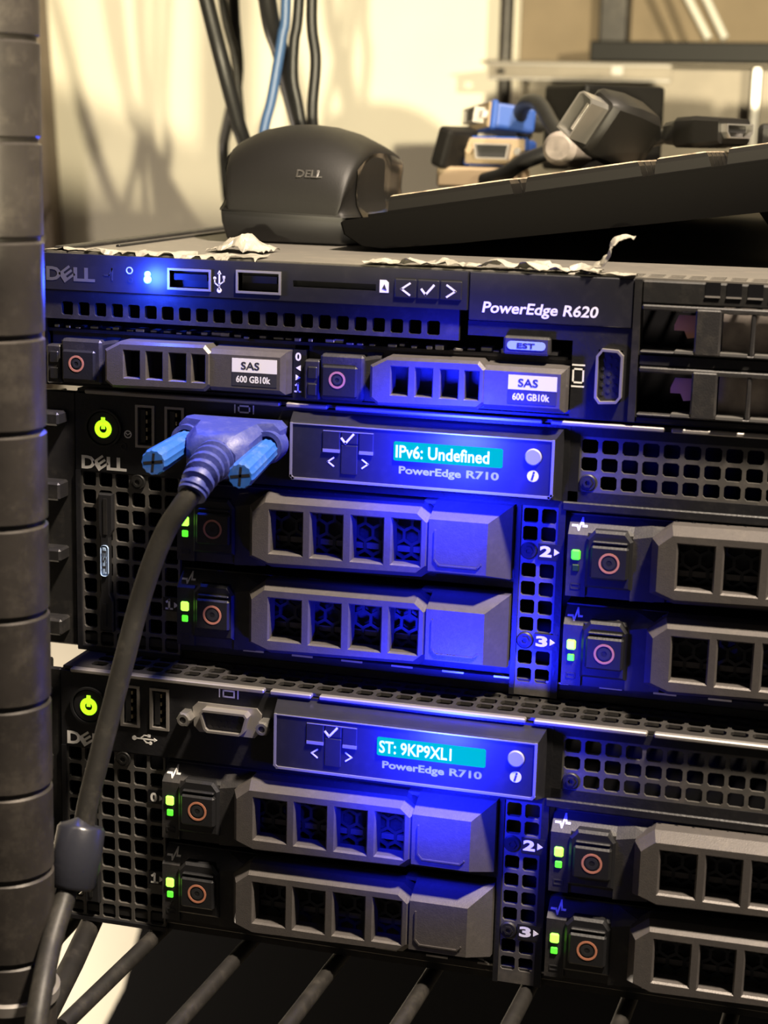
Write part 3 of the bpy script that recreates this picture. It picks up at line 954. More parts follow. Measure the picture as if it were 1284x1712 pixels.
# ------------------------------------------------------------------ slim one-unit server on top
def make_slim():
    o = (200.0, 0.0, 13.0)
    sv = thing('slim_server', 'slim black one-unit server on top of the stack, under the mouse and keyboard', 'server', o)
    m = MB().box(-20, 414, 14, 690, 13.0, 55.0)
    m.box(-20, -18.9, 0.6, 14, 13.0, 55.0).box(-20, 414, 1.0, 14, 13.0, 13.8)
    part('chassis', m, 'steel_black', sv)
    part('interior', MB().box(-18.8, 413, 12.6, 13.8, 13.9, 54.5), 'interior_dark', sv)
    lid = MB()
    cells = [(126 + 6.0 * i, zz, 4.6, 2.6) for i in range(47) for zz in (4.5, 9.0, 13.5)]
    lid.holes(-20, 414, 0.6, 60, cells, 0, 1.0, 0.5)
    lying(lid, 56.0, 0)
    lid.box(-20, 414, 60, 689, 55.0, 56.0)
    lo = part('lid', lid, 'lid_grey', sv)
    part('lid_seam', MB().cbox(-19, -14, 6, 600, 55.8, 57.2, 0.4), 'steel_black', lo)
    part('lid_seam', MB().cbox(-8, -6.5, 30, 600, 55.8, 56.8, 0.3), 'steel_black', lo)
    # operator strip along the top
    m = MB().cut(-19.6, 119.4, 44.2, 55.6, [(24.6, 37.6, 46.6, 51.9), (47.2, 60.4, 46.6, 52.3), (64.9, 91.2, 48.6, 50.6)], -3.0, 4.0)
    m.box(24, 92, 1.0, 2.0, 46, 53)
    st = part('operator_strip', m, 'panel_gloss', sv)
    bd = badge(st, -17.4, -0.6, 47.0, 51.4, -3.1, 'steel_bright')
    bd['label'] = 'chrome maker badge'
    # mark beside the badge and small lamps
    g = MB()
    for s in stroke([(2.6, 49.4), (4.2, 49.4), (5.2, 51.4), (5.2, 48.0)], 0.5):
        g.prism(s, -3.12, -3.0)
    part('health_mark', g, 'mesh_dark', st)
    part('clock_mark', MB().ring(11.1, 51.2, 0.8, 1.15, -3.15, -3, 18), 'print_grey', st)
    part('clock_hole', MB().ring(11.3, 48.2, 0.5, 0.9, -3.15, -3, 14), 'port_black', st)
    led = part('identity_light', MB().disc(17.3, 50.3, 1.0, -3.9, -2.8, 18, 0.3).disc(17.3, 48.7, 1.25, -3.9, -2.8, 18, 0.3), 'led_blue', st, 40, 'glowing blue identity light')
    lp = lamp('identity_glow', 'POINT', (0, 0, 0), 0.16, (0.02, 0.06, 1.0), 0.003)
    lp.location = ((16.5 - o[0]) * S, (-12 - o[1]) * S, (48.5 - o[2]) * S)
    lp.parent = led
    for x0, x1, z0, z1 in ((24.6, 37.6, 46.6, 51.9), (47.2, 60.4, 46.6, 52.3)):
        m = MB().cut(x0 - 0.7, x1 + 0.7, z0 - 0.7, z1 + 0.7, [(x0, x1, z0, z1)], -3.4, 4.0)
        uo = part('usb_port', m, 'silver_edge', st)
        part('port_tongue', MB().box(x0 + 1, x1 - 1, -2.0, 1, (z0 + z1) / 2 - 0.3, z1 - 1.0), 'port_black', uo)
    m = stroke([(41.0, 46.8), (41.0, 51.6)], 0.5) + stroke([(41.0, 48.2), (42.5, 49.2), (42.5, 50.2)], 0.4) + stroke([(41.0, 47.6), (39.5, 48.6), (39.5, 49.8)], 0.4)
    m += [[(40.3, 51.4), (41.7, 51.4), (41.0, 52.6)], [(42.1, 50.1), (42.9, 50.1), (42.9, 50.9), (42.1, 50.9)]]
    m += [[(41.0 + 0.8 * cos(2 * pi * q / 10), 46.4 + 0.8 * sin(2 * pi * q / 10)) for q in range(10)], [(39.5 + 0.5 * cos(2 * pi * q / 10), 50.1 + 0.5 * sin(2 * pi * q / 10)) for q in range(10)]]
    glyph(st, m, -3.0, 'print_white', 'usb_mark')
    m = MB().prism([(92.4, 48.2), (95.2, 48.2), (95.2, 51.2), (94.4, 52.0), (92.4, 52.0)], -3.12, -3.0)
    sm = part('card_mark', m, 'print_white', st)
    glyph(sm, [[(93.2, 49.4), (94.6, 49.0), (93.9, 50.8)]], -3.13, 'print_dark', 'arrow_mark')
    for x in (97.2, 104.2, 111.2):
        part('menu_button', MB().cbox(x, x + 6.6, -3.5, -2.8, 47.0, 52.6, 0.25), 'panel_gloss', st)
    glyph(st, stroke([(101.8, 51.3), (99.3, 49.6), (101.8, 47.9)], 0.55), -3.5, 'print_white', 'arrow_mark')
    glyph(st, stroke([(105.6, 49.7), (106.8, 48.2), (109.2, 51.0)], 0.65), -3.5, 'print_white', 'check_mark')
    glyph(st, stroke([(113.4, 51.3), (115.9, 49.6), (113.4, 47.9)], 0.55), -3.5, 'print_white', 'arrow_mark')
    # vent row
    cells = [(-11.0 + 5.72 * i, 38.2, 4.0, 4.3) for i in range(22)]
    m = MB().holes(-18.9, 117.0, 34.8, 44.2, cells, -1.6, 1.8, 0.5)
    part('vent_strip', m, 'tray_plastic', sv)
    m = MB()
    for i in range(40):
        a = -17 + 4.1 * i + random.uniform(-1, 1)
        m.cbox(a, a + random.uniform(1.5, 3.6), 0 + random.uniform(0, 3), 5 + random.uniform(0, 3), 31.4, 31.4 + random.uniform(0.6, 1.6), 0.2)
    part('drive_top_glints', m, 'steel_bright', sv)['kind'] = 'stuff'  # random bright bits imitate light on the drive tops
    part('bay_shelf', MB().box(-18.8, 150, 1, 13, 30.4, 31.4), 'steel_black', sv)
    # drives
    def drive(dx, cap):
        t = MB()
        t.box(-17.8 + dx, 64.4 + dx, 2, 13, 13.8, 30.4)
        t.cbox(-18 + dx, -13.0 + dx, -2.6, 3, 13.9, 26.4, 0.5).cbox(-12.8 + dx, 1.2 + dx, -3.0, 3, 14.4, 28.6, 0.8)
        t.loft([[(1.2 + dx, 3, 29.8), (1.2 + dx, -1.5, 27), (1.2 + dx, -1.5, 14.6), (1.2 + dx, 3, 14)], [(6 + dx, 3, 29.8), (6 + dx, -1.5, 28), (6 + dx, -1.5, 14.6), (6 + dx, 3, 14)]])
        d = part('drive_carrier', t, 'tray_plastic', sv)
        h = MB()
        poly = [(4.4, 26.6), (9.6, 29.4), (38.0, 29.7), (40.2, 27.4), (40.2, 17.2), (38.0, 15.2), (7.0, 14.6), (4.4, 16.6)]
        poly = [(x + dx, zz) for x, zz in poly]
        ins = inset(poly, 0.9)
        wins = [(10.8, 16.6), (18.4, 24.2), (26.1, 32.1), (33.6, 38.4)]
        ring_cut(h, ins, [(a + dx, b + dx, 17.8, 26.9) for a, b in wins], -8.0)
        h.loft([[(x, -8.0, zz) for x, zz in ins], [(x, -7.1, zz) for x, zz in poly], [(x, 2, zz) for x, zz in poly]], cap=False)
        h.loft([[(39.6 + dx, 2, 15.4), (64.2 + dx, 2, 15.4), (64.2 + dx, 2, 29.0), (39.6 + dx, 2, 29.0)],
                [(39.6 + dx, -6.0, 15.6), (64.0 + dx, -6.0, 15.6), (64.0 + dx, -6.0, 28.6), (39.6 + dx, -6.0, 28.6)],
                [(39.8 + dx, -7.6, 17.0), (62.6 + dx, -7.6, 17.0), (62.6 + dx, -7.6, 27.2), (39.8 + dx, -7.6, 27.2)]])
        part('handle', h, 'handle_grey', d, 25)
        part('release_button', MB().cbox(-12.0 + dx, -0.6 + dx, -4.2, -2.6, 15.4, 25.2, 0.6), 'button_black', d)
        part('button_ring', MB().ring(-6.9 + dx, 20.9, 2.0, 2.65, -4.32, -4.1), 'ring_orange', d)
        part('button_dimple', MB().ring(-6.9 + dx, 20.9, 0.7, 1.4, -4.32, -4.1, 16), 'mesh_dark', d)
        part('status_light', MB().cbox(-16.8 + dx, -13.8 + dx, -3.0, -2.4, 20.6, 24.4, 0.3), 'button_black', d)
        part('status_light', MB().cbox(-16.8 + dx, -13.8 + dx, -3.0, -2.4, 15.4, 19.2, 0.3), 'button_black', d)
        part('drive_label', MB().box(47.0 + dx, 61.6 + dx, -7.72, -7.5, 22.0, 26.3), 'label_white', d, label='white drive label')
        part('drive_label', MB().box(47.0 + dx, 61.6 + dx, -7.70, -7.5, 17.8, 21.8), 'print_dark', d, label='black drive label')
        text(d, 'SAS', 50.0 + dx, 56.0 + dx, 22.9, 25.3, -7.78, 'print_dark', 0.02)
        text(d, '600 GB10k', 48.4 + dx, 59.6 + dx, 18.8, 21.0, -7.76, 'print_white', 0.03)
    drive(0.0, 0)
    drive(86.8, 1)
    ip = part('index_plate', MB().box(64.5, 68.6, -0.4, 4, 14, 29), 'panel_black', sv)
    text(ip, '0', 65.2, 67.1, 25.6, 28.2, -0.45, 'print_white', 0.03)
    glyph(ip, stroke([(65.5, 18.0), (66.2, 18.6), (66.2, 16.0)], 0.5) + stroke([(65.3, 16.0), (67.1, 16.0)], 0.5), -0.42, 'print_white', 'numeral_mark')
    glyph(ip, [[(67.0, 22.5), (67.0, 24.3), (65.4, 23.4)], [(65.4, 19.5), (65.4, 21.3), (67.0, 20.4)]], -0.42, 'print_white', 'arrow_mark')
    # model plate and video panel
    mp = part('model_plate', MB().cbox(119.6, 168.8, -1.2, 3, 41.2, 55.6, 0.3), 'panel_gloss', sv)
    text(mp, 'PowerEdge R620', 123.6, 158.2, 42.6, 47.0, -1.28, 'print_white', 0.022, shear=0.16)
    vp = part('video_panel', MB().cut(151.4, 168.8, 13.6, 41.0, [(159.2, 166.4, 19.0, 34.4)], -0.6, 4).box(158, 168, 3.0, 3.6, 18, 36), 'panel_black', sv)
    part('upper_filler', MB().box(119.6, 151.4, -0.6, 3, 36.6, 41.0), 'panel_black', sv)
    tg = part('information_tag', MB().cbox(131.0, 145.0, -3.4, 2, 31.8, 37.2, 0.6), 'tray_plastic', sv)
    pl = [(138.0 + 4.6 * sg + 1.2 * cos(a), 34.6 + 1.25 * sin(a)) for sg, ar in ((1, (-pi / 2, pi / 2)), (-1, (pi / 2, 3 * pi / 2))) for a in [ar[0] + (ar[1] - ar[0]) * q / 8 for q in range(9)]]
    tl = part('tag_label', MB().prism(pl, -3.55, -3.3), 'tag_blue', tg)
    text(tl, 'EST', 135.2, 140.6, 33.8, 35.4, -3.62, 'print_dark', 0.03)
    sh = [(158.8, 32.6), (160.4, 34.8), (165.2, 34.6), (166.8, 33.0), (166.8, 20.6), (165.4, 18.8), (160.2, 18.4), (158.8, 20.2)]
    m = MB()
    inn = inset(sh, 0.7)
    m.loft([[(x, 2, zz) for x, zz in sh], [(x, -2.6, zz) for x, zz in sh], [(x, -2.6, zz) for x, zz in inn], [(x, 2, zz) for x, zz in inn]], cap=False)
    vs = part('video_socket', m, 'steel_dull', vp, 30)
    part('socket_insert', MB().prism(inset(sh, 0.7), -1.0, 1), 'port_black', vs)
    m = MB()
    for r in range(3):
        for q in range(5):
            m.disc(160.8 + 1.9 * r, 21.4 + 2.5 * q + (0.8 if r % 2 else 0), 0.6, -1.2, -0.9, 8)
    part('pin_holes', m, 'mesh_dark', vs)
    glyph(vp, stroke([(152.0, 24.2), (155.0, 24.2), (155.0, 28.2), (152.0, 28.2), (152.0, 24.2)], 0.5) + stroke([(151.8, 29.4), (155.2, 29.4)], 0.45) + stroke([(151.8, 23.0), (155.2, 23.0)], 0.45), -0.6, 'print_white', 'monitor_mark')
    # two blank fillers behind a cage
    cg = MB()
    cg.box(168.9, 171.0, -1.6, 8, 13.6, 55.6)
    cg.cbox(171, 413, -1.2, 4, 48.6, 55.4, 0.5).cbox(171, 413, -1.2, 4, 30.4, 34.0, 0.5).cbox(171, 413, -1.2, 4, 13.6, 15.4, 0.4)
    cgo = part('bay_cage', cg, 'steel_black', sv)
    repeat('cage_slot', MB().box(189.2, 193.5, -1.35, -1.1, 51.6, 55.6), 'interior_dark', cgo, [(6.05 * i, 0, 0) for i in range(36)])
    repeat('slot_edge', MB().box(189.2, 193.5, -1.6, -1.1, 51.2, 51.7), 'steel_dull', cgo, [(6.05 * i, 0, 0) for i in range(36)])
    for z0, z1 in ((34.2, 48.4), (15.6, 30.2)):
        b = MB()
        b.cbox(171.4, 413, -2.0, 0.5, z1 - 1.6, z1, 0.4)
        b.cbox(171.4, 413, -2.0, 6, z0, z0 + 0.7, 0.25)
        b.cbox(187.0, 194.4, -2.4, 1.5, z0, z1 - 0.6, 0.5)
        x = 202.8
        while x < 400:
            b.cbox(x, x + 1.3, -1.8, 1.5, z0, z1 - 0.6, 0.3)
            x += 9.8
        bo = part('blank_filler', b, 'tray_plastic', sv)
        for a, c_ in ((181.6, 186.8), (194.6, 202.4), (204.4, 212.2), (214, 222), (224, 232)):
            part('filler_sill', MB().box(a, c_, -2.9, 4.0, z0 + 0.5, z0 + 1.25), 'steel_bright', bo)
            part('filler_clip', MB().box(a + 1, c_ - 0.8, 5.5, 6.2, z1 - 2.4, z1 - 1.6), 'steel_bright', bo)
        part('filler_back', MB().box(194.4, 413, 7.0, 7.6, z0, z1), 'dusty_grey', bo)
        part('inner_label', MB().prism([(180.4, z0 + 8), (181.6, z0 + 11), (187, z0 + 11), (187, z0 + 4.6), (184.4, z0 + 4.2), (183.4, z0 + 6.4), (180.4, z0 + 6.4)], 5.0, 5.4), 'copper_label', bo, label='copper-pink inner label')
    return sv


def ring_cut(h, ins, wins, Y0):
    """front face of a handle: eight-cornered outline minus windows (x0,x1,z0,z1)"""
    def edge(P, x):
        for a, b in zip(P[:-1], P[1:]):
            if a[0] - 1e-6 <= x <= b[0] + 1e-6:
                return a[1] + (b[1] - a[1]) * (x - a[0]) / max(1e-6, b[0] - a[0])
        return P[-1][1] if x > P[-1][0] else P[0][1]
    top, bot = [ins[0], ins[1], ins[2], ins[3]], [ins[7], ins[6], ins[5], ins[4]]
    brk = sorted({p[0] for p in ins} | {v for w in wins for v in w[:2]})
    for a, b in zip(brk[:-1], brk[1:]):
        if b - a < 1e-4:
            continue
        m = (a + b) / 2
        w = next((w for w in wins if w[0] < m < w[1]), None)
        if w is None:
            h.add([(a, Y0, edge(bot, a)), (b, Y0, edge(bot, b)), (b, Y0, edge(top, b)), (a, Y0, edge(top, a))], [(0, 1, 2, 3)])
        else:
            h.add([(a, Y0, w[3]), (b, Y0, w[3]), (b, Y0, edge(top, b)), (a, Y0, edge(top, a))], [(0, 1, 2, 3)])
            h.add([(a, Y0, edge(bot, a)), (b, Y0, edge(bot, b)), (b, Y0, w[2]), (a, Y0, w[2])], [(0, 1, 2, 3)])
    for w in wins:
        P = [(w[0], w[2]), (w[1], w[2]), (w[1], w[3]), (w[0], w[3])]
        Q = inset(P, 0.35)
        h.loft([[(x, Y0, zz) for x, zz in P], [(x, Y0 + 0.5, zz) for x, zz in Q], [(x, Y0 + 6, zz) for x, zz in Q]], cap=False)


make_slim()

# ------------------------------------------------------------------ video cable plugged into the middle server
vc = thing('video_cable', 'blue video plug with thumbscrews and dark cable hanging across the servers', 'cable', (48, -30, -10))
hd = MB()
# hood: wide at the socket, narrowing to the strain relief
rings = []
for y, x0, x1, z0, z1, c in ((-5.0, 31.6, 64.6, -4.6, 7.4, 2.0), (-11, 31.2, 65.0, -4.8, 7.8, 2.2), (-13, 31.6, 64.6, -4.8, 7.6, 2.2), (-14.5, 37.0, 60.0, -5.4, 7.4, 2.4), (-22, 37.6, 59.4, -6.6, 6.6, 3.0), (-27, 39.5, 58.0, -7.4, 5.2, 3.6), (-29, 42.0, 56.0, -7.6, 3.6, 3.6)):
    rings.append([(x, y, zz) for x, zz in [(x0 + c, z0), (x1 - c, z0), (x1, z0 + c), (x1, z1 - c), (x1 - c, z1), (x0 + c, z1), (x0, z1 - c), (x0, z0 + c)]])
hd.loft(rings)
part('plug_hood', hd, 'plug_blue', vc, 35)
part('plug_shell', MB().prism([(40.4, 3.6), (56.0, 3.6), (54.8, -2.6), (41.6, -2.6)], -5.2, -4.7), 'steel_dull', vc)
for x, z, yy, dz in ((34.9, 0.9, -42, -2.4), (61.4, 0.6, -40, -4.6)):
    m = MB()
    n = 26
    prof = [(-9, 2.2), (-13, 2.2), (-14, 3.4), (yy + 1.2, 3.9), (yy, 3.5)]
    rings = []
    for y, r in prof:
        t = (y + 9) / (yy + 9)
        rings.append([(x + (r + (0.18 if q % 2 else -0.1) * (r > 3)) * cos(2 * pi * q / n), y, z + dz * t + (r + (0.18 if q % 2 else -0.1) * (r > 3)) * sin(2 * pi * q / n)) for q in range(n)])
    m.loft(rings)
    ts = part('thumbscrew', m, 'thumbscrew_blue', vc, 30, 'bright blue ribbed thumbscrew')
    cz = z + dz
    m = MB()
    for s in stroke([(x - 2.6, cz - 0.3), (x + 2.6, cz + 0.5)], 0.9) + stroke([(x - 0.2, cz - 2.4), (x + 0.2, cz + 2.4)], 0.8):
        m.prism(s, yy - 0.06, yy + 0.5)
    part('screw_slot', m, 'port_black', ts)
    part('screw_socket', MB().ring(x, z + 0.1, 3.4, 4.8, -16, -9, 26), 'plug_blue', vc, 40)
# ribbed strain relief
sr = bez([(49.2, -28, -2.0), (49.4, -36, -3.2), (49.6, -43, -5.6), (49.0, -47, -9.0)], 12)
rr = []
for i in range(len(sr)):
    t = i / (len(sr) - 1)
    base = 6.4 - 2.0 * t
    rr.append(base - (1.5 if (i // 3) % 2 == 1 and t < 0.92 else 0))
part('strain_relief', MB().tube(sr, rr, 20), 'plug_blue', vc, 50)
trk = [(49.1, -46.5, -8.2), (46.2, -48.5, -13), (42.2, -50, -19.8), (38.3, -52, -30.5), (34.8, -54, -43.4), (32.7, -58, -56.3), (30.2, -62, -70.9), (27.9, -67, -86.1), (26.1, -71, -98.8), (25.0, -75, -111.3),
       (24.3, -82, -121.5), (25.2, -94, -131), (28.6, -108, -139), (31.0, -118, -150), (31.5, -122, -170), (30, -124, -260), (26, -124, -420)]
part('cord', MB().tube(bez(trk, 8), 3.15, 16), 'cable_grey', vc, 50)
fb = Vector((25.1, -73, -104.4))
fe = Vector((24.5, -79.5, -121.6))
fd = (fe - fb).normalized()
pts = [fb + (fe - fb) * t for t in (0, 0.0, 0.06, 0.5, 0.94, 1, 1)]
part('ferrite_bead', MB().tube(pts, [3.3, 6.2, 7.0, 7.2, 7.0, 6.2, 3.3], 28), 'ferrite_plastic', vc, 40, 'fat glossy black ferrite bead')

# ------------------------------------------------------------------ mouse
MXC, MY0, ML, MZ = 34.4, 78.0, 98.0, 56.2
ms = thing('computer_mouse', 'black computer mouse on the slim server, seen from its rounded back end', 'mouse', (MXC, MY0 + ML / 2, MZ))
HALF = [(27.6, 10.5), (26.4, 13), (25.2, 16), (24.7, 21), (24.9, 26), (25.3, 30), (25.1, 32.6), (24.2, 34.6), (22.4, 36), (19.4, 37.6), (15, 39.6), (8, 41.2), (0, 41.8)]
SEC = HALF + [(-x, z_) for x, z_ in HALF[-2::-1]]


def mouse_pt(t, k, off=0.0):
    x, z_ = SEC[k]
    a = min(1.0, t / 0.34)
    g = (1 - (1 - a) ** 2.3) ** 0.5                       # rise of the back end
    w = (0.80 + 0.20 * min(1, t / 0.16) ** 0.5) if t < 0.16 else 1.0
    e = max(0.0, (t - 0.62) / 0.38)
    w *= 1 - 0.42 * e ** 2.6
    h = g * (1 - 0.34 * max(0, (t - 0.40) / 0.60) ** 1.5)
    zz = 10.5 + (z_ - 10.5) * max(0.04, h)
    s_ = 1 if x > 0 else -1
    return (MXC + x * w + s_ * off, MY0 + t * ML, MZ + zz - 0.02 * x)


T = [0.0, 0.006, 0.015, 0.03, 0.05, 0.08, 0.12, 0.16, 0.21, 0.27, 0.34, 0.42, 0.52, 0.62, 0.72, 0.82, 0.9, 0.96, 1.0]
NS = len(SEC)
sh = MB()
sh.loft([[mouse_pt(t, k) for k in range(NS)] for t in T], cap=True, closed=False)
part('shell', sh, 'mouse_shell', ms, 50)
bs = MB()
rg = []
for z_, g in ((0.0, 0.88), (1.2, 0.92), (7.0, 0.975), (10.8, 0.985)):
    r = [(MXC + (mouse_pt(t, 0)[0] - MXC) * g, MY0 + (1.0 - g) * 30 + t * ML, MZ + z_) for t in T]
    r += [(MXC + (mouse_pt(t, NS - 1)[0] - MXC) * g, MY0 + (1.0 - g) * 30 + t * ML, MZ + z_) for t in reversed(T)]
    rg.append(r)
bs.loft(rg)
part('base', bs, 'mouse_base', ms, 40)
for sgn in (0, 1):
    sp = MB()
    G = []
    for i in range(15):
        t = 0.10 + 0.62 * i / 14
        row = []
        for k in range(7):
            kk = k if sgn == 0 else NS - 1 - k
            row.append(mouse_pt(t, kk, 0.6 - 2.2 * sin(pi * k / 6) * sin(pi * min(1, i / 9)) ** 0.6))
        G.append(row)
    sp.add([p for r in G for p in r], [(i * 7 + k, i * 7 + k + 1, (i + 1) * 7 + k + 1, (i + 1) * 7 + k) for i in range(14) for k in range(6)])
    part('side_grip', sp, 'gloss_black', ms, 60, 'glossy black thumb grip')
# faint badge wrapped on the back of the shell
bg = text(ms, 'DELL', 38.6, 48.0, 79.6, 82.2, 0.0, 'print_dark', 0.03, mb=MB(), build=False)
vv = []
for x, y, z in bg.v:
    yb = MY0
    for k in range(1, 200):
        t = 0.34 * k / 200
        # height of the shell above x at this station
        zt = max((mouse_pt(t, q)[2] for q in range(NS) if abs(mouse_pt(t, q)[0] - x) < 5.0), default=0)
        if zt >= z:
            yb = MY0 + t * ML
            break
    vv.append((x, yb - 0.35, z))
bg.v = vv
part('badge', bg, 'lid_dark', ms)

# ------------------------------------------------------------------ keyboard, its right end towards us, back edge propped up
KX, KY, KZ, KA = 61.4, 58.0, 66.0, 0.1655


def KB(a, b, c):
    """a: front to back (towards +x), b: along its length (+y), c: up from the top deck"""
    return (KX + a * cos(KA) - c * sin(KA), KY + b, KZ + a * sin(KA) + c * cos(KA))


kb = thing('keyboard', 'black keyboard propped up at its back edge, its number-pad end towards us', 'keyboard', (KX + 70, KY + 220, 56.2))
prof = [(0, -0.6), (1.2, 0), (150, 0), (152.5, -2), (153, -14), (150, -15.5), (108, -14.6), (40, -12.6), (13, -11.0), (6, -9.2), (0.6, -4.6)]
cs = MB()
cs.loft([[KB(76 + (a - 76) * (1 - e), b, c * (1 - e) - 7 * e) for a, c in prof] for b, e in ((0, 0.012), (1.2, 0), (438.8, 0), (440, 0.012))])
part('case', cs, 'keyboard_case', kb, 30)
part('deck_edge', MB().loft([[KB(a, b, c) for b in (1.0, 4.0) for c in ((0.9, -0.5) if b > 2 else (-0.5, 0.9))] for a in (10, 148)]), 'keyboard_case', kb)
for b in (30, 400):
    m = MB()
    m.loft([[KB(136, b + q, -15) for q in (0, 22)][::1] + [KB(146, b + q, -15) for q in (22, 0)],
            [(KX + 150, KY + b, 56.6), (KX + 150, KY + b + 22, 56.6), (KX + 156, KY + b + 22, 56.6), (KX + 156, KY + b, 56.6)]])
    part('foot', m, 'keyboard_case', kb)
rows = [(15.5, 36.4), (39.0, 59.4), (63.0, 81.4), (83.8, 102.2), (105.8, 124.4), (129, 146)]
KM = {}


def key(a0, a1, b0, b1):
    sz = (round(a1 - a0, 2), round(b1 - b0, 2))
    if sz not in KM:
        m = MB()
        R = []
        for c, i_ in ((0, 0), (4.2, 0.8), (5.6, 1.3), (6.0, 2.2)):
            R.append([(i_, i_, c), (sz[0] - i_, i_, c), (sz[0] - i_, sz[1] - i_, c), (i_, sz[1] - i_, c)])
        m.loft(R)
        m.v = [((x * cos(KA) - z_ * sin(KA)), y, (x * sin(KA) + z_ * cos(KA))) for x, y, z_ in m.v]
        me = m.mesh('key')
        me.materials.append(MAT['keycap'])
        KM[sz] = me
    o = bpy.data.objects.new('key', KM[sz])
    COL.objects.link(o)
    o.parent = kb
    p = KB(a0, b0, 0.2)
    g = ORG[kb.name]
    o.location = ((p[0] - g[0]) * S, (p[1] - g[1]) * S, (p[2] - g[2]) * S)


# number pad (nearest), then the cursor block, then the main block
key(15.5, 59.4, 6, 23.5)
key(63.0, 102.2, 6, 23.5)
key(105.8, 124.4, 6, 23.5)
key(129, 146, 6, 23.5)
for b in (25, 44, 63):
    for i, (a0, a1) in enumerate(rows):
        if i == 0 and b == 44:
            key(a0, a1, 44, 80.5)
        elif i == 0 and b == 63:
            continue
        else:
            key(a0, a1, b, b + 17.5)
for b in (90, 109, 128):
    for i, (a0, a1) in enumerate(rows):
        if i == 2 or (i == 1 and b != 109):
            continue
        key(a0, a1, b, b + 17.5)
b = 156
widths = {0: [24, 24, 24, 24, 108, 24, 24, 24], 1: [50] + [19] * 10 + [42], 2: [42] + [19] * 11 + [31], 3: [27] + [19] * 12 + [27], 4: [38] + [19] * 13, 5: [17.5] * 12}
for i, (a0, a1) in enumerate(rows):
    b = 156
    for w in widths[i]:
        if b + w > 436:
            break
        key(a0, a1, b, b + w - 1.5)
        b += w + (4 if i == 5 else 0)

# ------------------------------------------------------------------ cables hanging behind
HANG = 'cables hanging behind the mouse'


def hang(name, label, pts, r, material):
    pts = bez(pts, 8)
    solo(name, MB().tube(pts, r, 12), material, tuple(pts[-1]), label, 'cable', HANG, 60)


hang('hanging_cable', 'thick black cable, the leftmost hanging one, slanting down beside the mouse',
     [(-96, 214, 335), (-72, 217, 240), (-47.9, 219.9, 150.3), (-40.6, 220.5, 124), (-35.9, 228, 98.8), (-33.9, 234, 84.6), (-33, 238, 50), (-33, 240, -120)], 3.4, 'cable_black')
hang('hanging_cable', 'black cable with a wave in it, hanging down past the left side of the mouse',
     [(-86, 345, 340), (-86, 350, 240), (-84.9, 356.5, 161), (-84.3, 358.7, 143.4), (-85.1, 364.1, 122.6), (-106.6, 408.1, 98.4), (-115.9, 427.8, 85.2), (-115.7, 433.8, 58.4), (-111.5, 430.4, 40), (-111, 430, -120)], 3.1, 'cable_black')
hang('hanging_cable', 'thick black cable slanting down to the middle of the mouse',
     [(-25, 180, 340), (-23.5, 200, 230), (-21.9, 225.1, 150.8), (-20.7, 241.3, 129.2), (-19.8, 266.2, 99), (-15, 290, 72), (-9, 312, 60.4), (-4, 360, 60)], 4.0, 'cable_black')
hang('hanging_cable', 'slender black cable hanging between the blue cable and the rightmost one',
     [(-2, 226, 340), (-6, 228, 230), (-9.1, 230, 151.3), (-11, 230, 133.7), (-11.3, 230, 118.6), (-9.2, 231, 107.2), (-6.8, 234, 90), (-6, 244, 66), (-6, 262, 59)], 2.4, 'cable_black')
hang('hanging_cable', 'slender black cable, the rightmost hanging one, dropping straight behind the mouse',
     [(4, 232, 340), (0, 232, 230), (-3.9, 232, 151), (-1.7, 232, 126), (-2.8, 233, 98.6), (2, 243, 66), (8, 262, 59)], 2.5, 'cable_black')
hang('hanging_cable', 'blue network cable hanging among the black ones behind the mouse',
     [(-14, 222, 340), (-14, 226, 230), (-15, 230, 151.2), (-16.5, 230, 136.2), (-19, 230, 121), (-21, 229, 108.2), (-24, 227, 92), (-27, 224, 50), (-27, 222, -120)], 2.3, 'cable_blue')
hang('hanging_cable', 'thin grey cable beside the leftmost black one, dropping behind the slim server',
     [(-92, 330, 340), (-88, 330, 230), (-81, 330, 159), (-74.6, 330, 133), (-72.5, 331, 112.8), (-71, 332, 92.2), (-69.7, 332, 46), (-69, 332, -120)], 2.2, 'cable_grey')

# ------------------------------------------------------------------ pile of plugs on the keyboard


def frame_of(center, n, up):
    """matrix whose -Y axis is n (the way the plug points), Z near up"""
    n = Vector(n).normalized()
    y = -n
    x = y.cross(Vector(up)).normalized()
    z_ = x.cross(y)
    M = Matrix((x, y, z_)).transposed().to_4x4()
    M.translation = Vector(center)
    return M


def xf(mb, M):
    mb.v = [tuple(M @ Vector(p)) for p in mb.v]
    return mb


